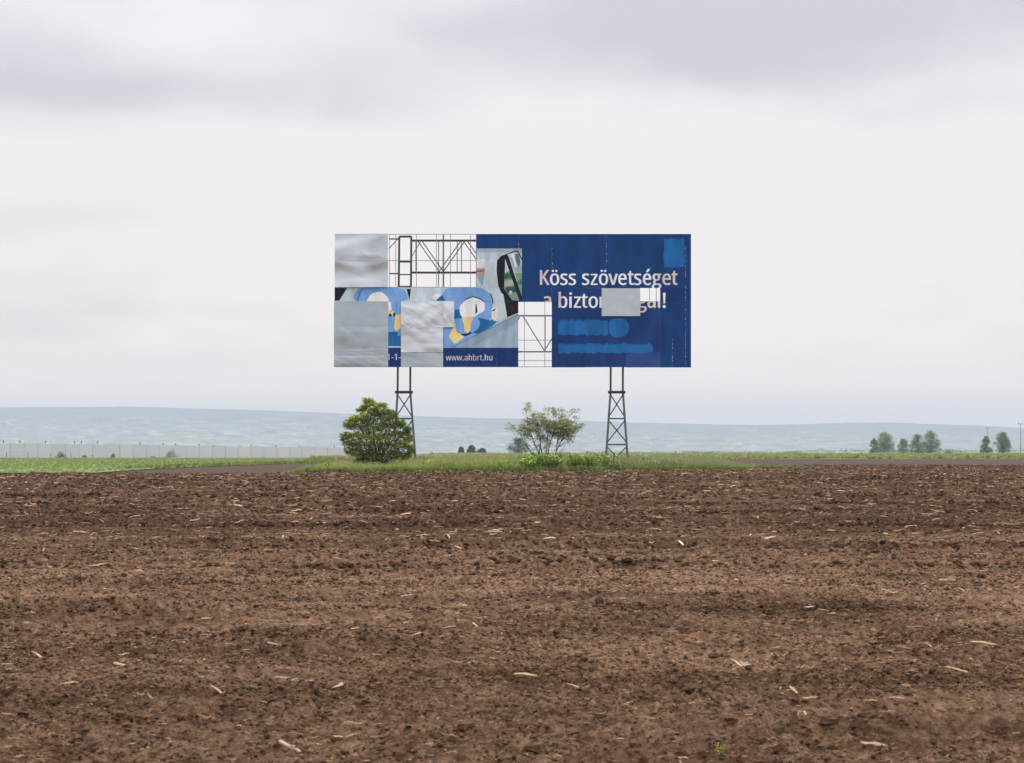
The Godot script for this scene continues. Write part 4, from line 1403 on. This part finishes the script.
func build_billboard() -> void:
	var cx := X(512, BD)
	var org := Vector3(cx, base_h(cx, BD), -BD)
	var o := thing("billboard", "large blue advertising billboard with missing and silver patched panels on two lattice towers", "billboard", org)
	var tex := build_art()
	var pm := mat("printed sheet", Color.WHITE, 0.5)
	pm.metallic_specular = 0.22
	pm.albedo_texture = tex
	# printed sheets: [left, top, right, bottom]
	var sheets := [
		[476.5, 234, 497, 288], [497, 234, 518.5, 288], [518.5, 234, 551.7, 288], [551.7, 234, 606.3, 288], [606.3, 234, 660, 288], [660, 234, 691, 288],
		[334.6, 287.4, 388, 301.4], [388, 287.4, 421, 301.4], [421, 287.4, 443.2, 301.4], [443.2, 287.4, 476.5, 301.4], [476.5, 288, 497, 301.4], [497, 288, 518.5, 301.4],
		[518.5, 288, 551.7, 301.6], [551.7, 288, 585, 301.6], [585, 288, 606.3, 301.6], [606.3, 288, 640, 301.6], [660, 288, 691, 301.6],
		[388, 301.4, 401, 367], [443.2, 301.4, 476.5, 367], [476.5, 301.4, 497, 367], [497, 301.4, 518.3, 367],
		[551.7, 301.6, 585, 367.4], [585, 301.6, 626.3, 367.2], [626.3, 301.6, 660, 367.4], [660, 301.6, 691, 367.5]]
	var k := 0
	for s in sheets:
		k += 1
		var g := 0.012
		part("panel", panel_mesh(s[0] + g, s[1] + g, s[2] - g, s[3] - g, k, 0.012, 0.6, 0.003 * (k % 3), 8, org), pm, o)
	# bare or silver painted sheets: [.., wave height, wave frequency, proud of the print]
	var metal := [
		[334.8, 233.8, 388, 260.5, 0.15, 0.45, 0.02], [334.8, 260.3, 388.2, 287.2, 0.24, 0.36, 0.03],
		[334.0, 301.2, 388, 327.6, 0.05, 0.30, 0.02], [334.0, 327.6, 388, 349.6, 0.09, 0.4, 0.03], [334.0, 349.6, 388, 355.6, 0.03, 0.5, 0.025], [334.0, 355.6, 388, 366.8, 0.06, 0.6, 0.03],
		[401, 301.0, 443.2, 327.4, 0.07, 0.8, 0.03], [443.2, 301.0, 454.4, 327.4, 0.05, 0.8, 0.035], [401, 327.4, 443.2, 352.2, 0.08, 0.6, 0.03], [401, 352.2, 443.2, 367, 0.08, 0.5, 0.02],
		[601.6, 288.2, 640.2, 316.2, 0.018, 0.35, 0.035]]
	k = 100
	for s in metal:
		k += 1
		var e := part("metal_sheet", panel_mesh(s[0] + 0.05, s[1] + 0.05, s[2] - 0.05, s[3] - 0.05, k, s[4], s[5], s[6], 30, org), mats.silver if k < 103 else (mats.silver_dull if k < 107 or k == 110 else (mats.silver_bright if k < 110 else mats.silver_plain)), o)
		if k == 101: e.set_meta("label", "crumpled silver sheet at the top left corner")
		if k == 111: e.set_meta("label", "smooth silver sheet nailed over the lettering")
	# light sheet-metal rails that carry the panels
	var rail := func(x0: float, y0: float, x1: float, y1: float, back: float, w: float, called: String, m: Material, parent: Node) -> void:
		var b := MB.new()
		var d := BD + back
		b.bar(P(x0, y0, d) - org, P(x1, y1, d) - org, w)
		part(called, b.mesh(), m, parent)
	var frame := Node3D.new()
	frame.name = "rail_frame"
	o.add_child(frame)
	for x in [335.4, 355, 375.4, 389.4, 395.7, 416.4, 436.5, 450.5, 470.5, 476.2, 491, 511, 524.4, 544.8, 565, 585, 605.5, 626, 649.6, 656.2, 670, 690.2]:
		rail.call(x, 234.2, x, 367.0, 0.06, 0.026, "rail", mats.rail_brown if int(x) % 3 == 0 else mats.rail_grey, frame)
	for y in [234.3, 260.6, 287.3, 301.6, 340.2, 360.6, 366.8]:
		rail.call(334.8, y, 690.9, y, 0.10, 0.026, "rail", mats.rail_grey, frame)
	# steel trusses, upper and lower, each with a front and a rear face
	var wide := [[240.6, 272.6, "upper_truss"], [315.8, 351.8, "lower_truss"]]
	for w in wide:
		var t := Node3D.new()
		t.name = w[2]
		o.add_child(t)
		var y0: float = w[0]
		var y1: float = w[1]
		for back in [0.45, 1.25]:
			var s := 1.0 if back < 1.0 else 1.0
			for seg in [[389.0, 399.0], [411.0, 611.5], [623.5, 690.0]]:
				var thick := 0.088 if seg[0] > 400.0 and y0 < 300.0 else 0.055
				rail.call(seg[0], y0 - (1.6 if seg[0] < 400.0 else 0.0), seg[1], y0 - (1.6 if seg[0] < 400.0 else 0.0), back, thick, "chord", mats.steel, t)
				rail.call(seg[0], y1 + (1.0 if seg[0] < 400.0 else 0.0), seg[1], y1 + (1.0 if seg[0] < 400.0 else 0.0), back, thick, "chord", mats.steel, t)
			# lattice: bottom joints every 45.5 pixels, top joints half way between
			var sh := 0.0 if back < 1.0 else -4.6
			var jo := 443.4 if y0 < 300.0 else 453.4
			for n in range(-1, 6):
				var xb := jo + n * 45.5 + sh * 0.9
				if y0 > 300.0 and back > 1.0:
					continue
				for sgn in [-1.0, 1.0]:
					var xt: float = xb + sgn * 21.0
					if minf(xb, xt) < 411.0 or maxf(xb, xt) > 689.0 or (xb > 605.0 and xb < 630.0):
						continue
					rail.call(xb, y1 - 1.0, xt, y0 + 1.0, back, 0.042, "diagonal", mats.steel, t)
				if y0 < 300.0 and xb + 18.0 < 690.0:
					rail.call(xb + 18.0, y0 + 1.0, xb + 18.0, y1 - 1.0, back, 0.036, "upright", mats.steel, t)
			if y0 < 300.0:
				rail.call(389.2, 248.6, 398.2, 238.2, back, 0.036, "diagonal", mats.steel, t)
				rail.call(412.0, 256.0, 420.5, 242.0, back, 0.032, "diagonal", mats.steel, t)
				rail.call(416.4, y0, 416.4, y1, back, 0.048, "upright", mats.steel, t)
			else:
				rail.call(545.0, y0, 545.0, y1, back, 0.05, "upright", mats.steel, t)
		if y0 < 300.0:
			for xs in [411.2, 440.0, 470.0, 500.0, 530.0, 560.0, 590.0]:
				for y in [y0, y1]:
					var b := MB.new()
					b.bar(P(xs, y, BD + 0.48) - org, P(xs, y, BD + 1.22) - org, 0.04)
					part("cross_tie", b.mesh(), mats.steel, t)
	# a slim mast tube that runs the whole height behind the frame
	rail.call(443.4, 234.5, 443.4, 366.5, 0.9, 0.072, "mast_tube", mats.rail_grey, o)
	rail.call(438.6, 241.0, 438.6, 286.5, 1.5, 0.05, "mast_tube", mats.rail_pale, o)
	# two lattice towers
	for tw in [[397.6, 410.2, 399.3, 411.3, 393.6, 415.8, 463.5], [610.6, 622.8, 611.5, 623.5, 605.6, 628.0, 464.5]]:
		var t := Node3D.new()
		t.name = "tower"
		o.add_child(t, true)
		var gy := HZ + F * (EYE - org.y + 0.15) / (BD + 0.3)
		for back in [0.30, 0.85]:
			var legs := MB.new()
			rail.call(tw[0], 391.0, tw[2], 236.5, back, 0.088, "leg", mats.steel, t)
			rail.call(tw[1], 391.0, tw[3], 236.5, back, 0.088, "leg", mats.steel, t)
			# splayed feet
			rail.call(tw[0], 391.0, lerpf(tw[0], tw[4], (gy - 391.0) / 72.0), gy, back, 0.095, "leg", mats.steel_mid, t)
			rail.call(tw[1], 391.0, lerpf(tw[1], tw[5], (gy - 391.0) / 72.0), gy, back, 0.095, "leg", mats.steel_mid, t)
			var lx := func(y: float) -> float: return lerpf(tw[0], tw[4], (y - 391.0) / 72.0)
			var rx := func(y: float) -> float: return lerpf(tw[1], tw[5], (y - 391.0) / 72.0)
			for b in [[394.5, 416.8], [420.4, 442.4]]:
				rail.call(lx.call(b[0]), b[0], rx.call(b[1]), b[1], back + 0.03, 0.05, "brace", mats.steel, t)
				rail.call(rx.call(b[0]), b[0], lx.call(b[1]), b[1], back - 0.03, 0.05, "brace", mats.steel, t)
			for y in [418.6, 444.6]:
				rail.call(lx.call(y), y, rx.call(y), y, back, 0.062, "rung", mats.steel, t)
			var mx: float = (lx.call(460.0) + rx.call(460.0)) * 0.5
			rail.call(lx.call(446.5), 446.5, mx, 457.0, back, 0.05, "brace", mats.steel, t)
			rail.call(rx.call(446.5), 446.5, mx, 457.0, back, 0.05, "brace", mats.steel, t)
			for y in [236.6, 261.6, 274.6, 286.4]:
				rail.call(tw[2], y, tw[3], y, back, 0.085 if y < 270.0 else 0.05, "rung", mats.steel, t)
		for y in [392.2]:
			rail.call(tw[0] - 2.6, y, tw[1] + 2.6, y, 0.22, 0.12, "collar_beam", mats.steel_rust, t)
			rail.call(tw[0] - 2.6, y, tw[1] + 2.6, y, 0.93, 0.12, "collar_beam", mats.steel_rust, t)

# ------------------------------------------------------------------ sky
func sky_texture() -> ImageTexture:
	var w := 2048
	var h := 1024
	var im := Image.create(w, h, false, Image.FORMAT_RGBF)
	var n1 := noise("cloud_a", 0.16, 4, 4)
	var n2 := noise("cloud_b", 0.5, 14, 3)
	im.fill(Color(0.3, 0.28, 0.27))
	for y in h / 2 + 6:
		var el := (0.5 - (y + 0.5) / h) * PI
		var se := maxf(sin(el), 0.0)
		for x in w:
			# angle to the right of the camera's axis
			var az := wrapf((x + 0.5) / w * TAU, -PI, PI)
			# a flat cloud deck seen from below: places on it by where the line of sight meets it
			var dist := 1.0 / (se + 0.055)
			var cx := sin(az) * dist
			var cz := cos(az) * dist
			var c := n1.get_noise_2d(cx * 1.1 + 3.0, cz * 0.9) * 0.75 + n2.get_noise_2d(cx * 0.8, cz * 1.6) * 0.28
			# broad darker undersides in the view
			var e := rad_to_deg(el)
			var a := rad_to_deg(az)
			c += 1.05 * exp(-pow((e - 11.6 - 0.05 * (a - 6.0)) / 1.5, 2.0)) * exp(-pow((a - 6.5) / 6.5, 2.0))
			c += 0.75 * exp(-pow((e - 9.9) / 1.2, 2.0)) * exp(-pow((a + 10.5) / 6.0, 2.0))
			c += 0.30 * smoothstep(9.0, 12.5, e) * smoothstep(-12.0, -2.0, a) * smoothstep(40.0, 20.0, a)
			c += 0.16 * n2.get_noise_2d(cx * 2.0 + 9.0, cz * 2.4) + 0.40 * n2.get_noise_2d(a * 0.16 + 50.0, e * 0.55) + 0.12 * n2.get_noise_2d(a * 0.7, e * 1.8)
			c -= 0.35 * exp(-pow((e - 7.0) / 2.4, 2.0))
			var deck := smoothstep(-0.3, 0.95, c) * smoothstep(0.5, 5.0, e)
			var bright := 0.66 + 1.60 * pow(se, 1.7)
			var low := exp(-el / 0.07)
			var col := Color(bright * (0.985 + 0.98 * low), bright * (0.962 + 0.66 * low), bright * (1.012 + 0.38 * low))
			var dark := Color(bright * 0.65, bright * 0.632, bright * 0.705)
			col = col.lerp(dark, deck * 0.85)
			im.set_pixel(x, y, col)
	return ImageTexture.create_from_image(im)

# ------------------------------------------------------------------
func _ready() -> void:
	rng.seed = 12345
	# camera: level, lens shifted up, focused on the hoarding
	var cam := Camera3D.new()
	cam.name = "camera"
	add_child(cam)
	var att := CameraAttributesPhysical.new()
	att.frustum_focal_length = 70.0
	att.frustum_focus_distance = 80.0
	att.frustum_near = 0.1
	att.frustum_far = 20000.0
	att.exposure_aperture = 9.0
	cam.attributes = att
	cam.position = Vector3(0, EYE, 0)
	cam.near = 0.1
	cam.far = 20000.0
	cam.projection = Camera3D.PROJECTION_FRUSTUM
	cam.size = 2.0 * 0.1 * 381.5 / F
	cam.frustum_offset = Vector2(0, 0.1 * (HZ - 381.5) / F)
	cam.current = true
	# sky, haze, exposure
	var env := Environment.new()
	var sky := Sky.new()
	var pan := PanoramaSkyMaterial.new()
	pan.panorama = sky_texture()
	sky.sky_material = pan
	env.background_mode = Environment.BG_SKY
	env.sky = sky
	env.background_energy_multiplier = 1.0
	env.tonemap_mode = Environment.TONE_MAPPER_LINEAR
	env.tonemap_exposure = 1.22
	env.fog_enabled = true
	env.fog_density = 0.00026
	env.fog_light_color = Color(0.885, 0.952, 1.0)
	env.fog_sky_affect = 0.0
	env.sdfgi_enabled = true
	env.ssao_enabled = true
	env.ssil_enabled = true
	var we := WorldEnvironment.new()
	we.name = "world_environment"
	we.environment = env
	add_child(we)
	var sun := DirectionalLight3D.new()
	sun.name = "sun"
	sun.light_energy = 0.42
	sun.light_angular_distance = 22.0
	sun.light_color = Color(1.0, 0.97, 0.93)
	sun.shadow_enabled = true
	add_child(sun)
	sun.look_at_from_position(Vector3(-0.25, 1.0, -0.22), Vector3.ZERO)

	# noises
	noise("fine", 7.5, 1, 2)
	noise("mid", 2.2, 2, 3)
	noise("coarse", 0.5, 3, 2)
	noise("patch", 0.28, 4, 3)
	noise("wob", 0.5, 5, 2)
	noise("grain", 22.0, 6, 1)
	noise("hill", 1.0, 7, 4)
	for k in 60:
		furrows.append([9.6 + 1.35 * k + rng.randf_range(-0.3, 0.3), rng.randf_range(0.02, 0.11), rng.randf_range(0.10, 0.22)])

	# materials
	var grain := NoiseTexture2D.new()
	grain.width = 512
	grain.height = 512
	grain.seamless = true
	var gn := FastNoiseLite.new()
	gn.frequency = 0.035
	gn.fractal_octaves = 5
	gn.seed = 3
	grain.noise = gn
	var soil := mat("soil", Color.WHITE, 0.95, 0.0, true)
	soil.uv1_triplanar = true
	soil.uv1_world_triplanar = true
	soil.uv1_scale = Vector3(1.7, 1.7, 1.7)
	soil.heightmap_enabled = true
	soil.heightmap_texture = grain
	soil.heightmap_scale = 2.2
	soil.metallic_specular = 0.15
	mat("clod", Color.WHITE, 0.95, 0.0, true).metallic_specular = 0.15
	mat("clod_single", Color(0.11, 0.068, 0.046).linear_to_srgb(), 0.95).metallic_specular = 0.15
	mat("straw", Color.WHITE, 0.7, 0.0, true)
	mats["straw_variants"] = [mat("straw pale", Color(0.46, 0.33, 0.21).linear_to_srgb(), 0.7), mat("straw tan", Color(0.38, 0.26, 0.16).linear_to_srgb(), 0.7), mat("straw brown", Color(0.30, 0.20, 0.12).linear_to_srgb(), 0.75), mat("straw grey", Color(0.37, 0.28, 0.20).linear_to_srgb(), 0.7)]
	for called in ["leaf", "blade"]:
		var m := mat(called, Color.WHITE, 0.6, 0.0, true)
		m.backlight_enabled = true
		m.backlight = Color(0.45, 0.5, 0.2)
		m.cull_mode = BaseMaterial3D.CULL_DISABLED
	for q in [["yellow_weed", Color(0.36, 0.34, 0.04)], ["seedling", Color(0.36, 0.42, 0.06)]]:
		var m := mat(q[0], q[1].linear_to_srgb(), 0.6, 0.0, true)
		m.backlight_enabled = true
		m.backlight = Color(0.4, 0.4, 0.1)
		m.cull_mode = BaseMaterial3D.CULL_DISABLED
	mat("bloom", Color.WHITE, 0.8, 0.0, true).cull_mode = BaseMaterial3D.CULL_DISABLED
	mat("bark", Color(0.10, 0.085, 0.07).linear_to_srgb(), 0.95)
	mat("vert", Color.WHITE, 1.0, 0.0, true)
	mat("house_wall", Color(0.86, 0.85, 0.82), 0.9)
	mat("house_roof", Color(0.58, 0.52, 0.49), 0.9)
	mat("post_dark", Color(0.72, 0.715, 0.745), 0.8)
	mat("post_grey", Color(0.765, 0.76, 0.79), 0.8)
	mat("white", Color(0.9, 0.9, 0.9), 0.6)
	mat("steel_dark", Color(0.16, 0.17, 0.18), 0.6)
	mat("steel_mast", Color(0.42, 0.43, 0.45), 0.5)
	mat("steel", Color(0.27, 0.28, 0.29), 0.55, 0.2)
	mat("steel_mid", Color(0.40, 0.41, 0.41), 0.55, 0.2)
	mat("steel_rust", Color(0.24, 0.19, 0.18), 0.7, 0.1)
	mat("rail_grey", Color(0.55, 0.56, 0.57), 0.55, 0.1)
	mat("rail_pale", Color(0.74, 0.75, 0.76), 0.6)
	mat("rail_brown", Color(0.50, 0.44, 0.38), 0.7)
	var spec := NoiseTexture2D.new()
	spec.width = 512
	spec.height = 512
	spec.seamless = true
	var sn := FastNoiseLite.new()
	sn.frequency = 0.02
	sn.fractal_octaves = 5
	sn.seed = 12
	spec.noise = sn
	var ramp := Gradient.new()
	ramp.set_color(0, Color(0.93, 0.935, 0.94))
	ramp.set_color(1, Color(1, 1, 1))
	spec.color_ramp = ramp
	for q in [["silver", Color(0.81, 0.845, 0.865), 0.36], ["silver_dull", Color(0.72, 0.765, 0.79), 0.36], ["silver_bright", Color(0.86, 0.89, 0.905), 0.40], ["silver_plain", Color(0.77, 0.81, 0.825), 0.40]]:
		var m := mat(q[0], q[1], q[2], 0.72)
		m.metallic_specular = 0.5
		m.albedo_texture = spec
		m.uv1_triplanar = true
		m.uv1_scale = Vector3(0.13, 0.2, 0.13)

	# the large structure
	build_ground()
	mat("turf", Color(0.15, 0.21, 0.06).linear_to_srgb(), 0.95)
	sheet("crop_field", "flat green field of young cereal on the left", mats.turf, [[78.2, -42.0, crop_right(78.2)], [90.0, -46.0, crop_right(90.0)], [110.0, -54.0, crop_right(110.0)], [140.0, -64.0, crop_right(140.0)], [192.0, -80.0, crop_right(192.0)]], 0.035)
	build_hills()
	# the things
	build_billboard()
	build_elder()
	build_sparse_shrub()
	build_barrier()
	build_masts()
	build_far_trees()
	build_grass()
	build_weeds()
	build_litter()
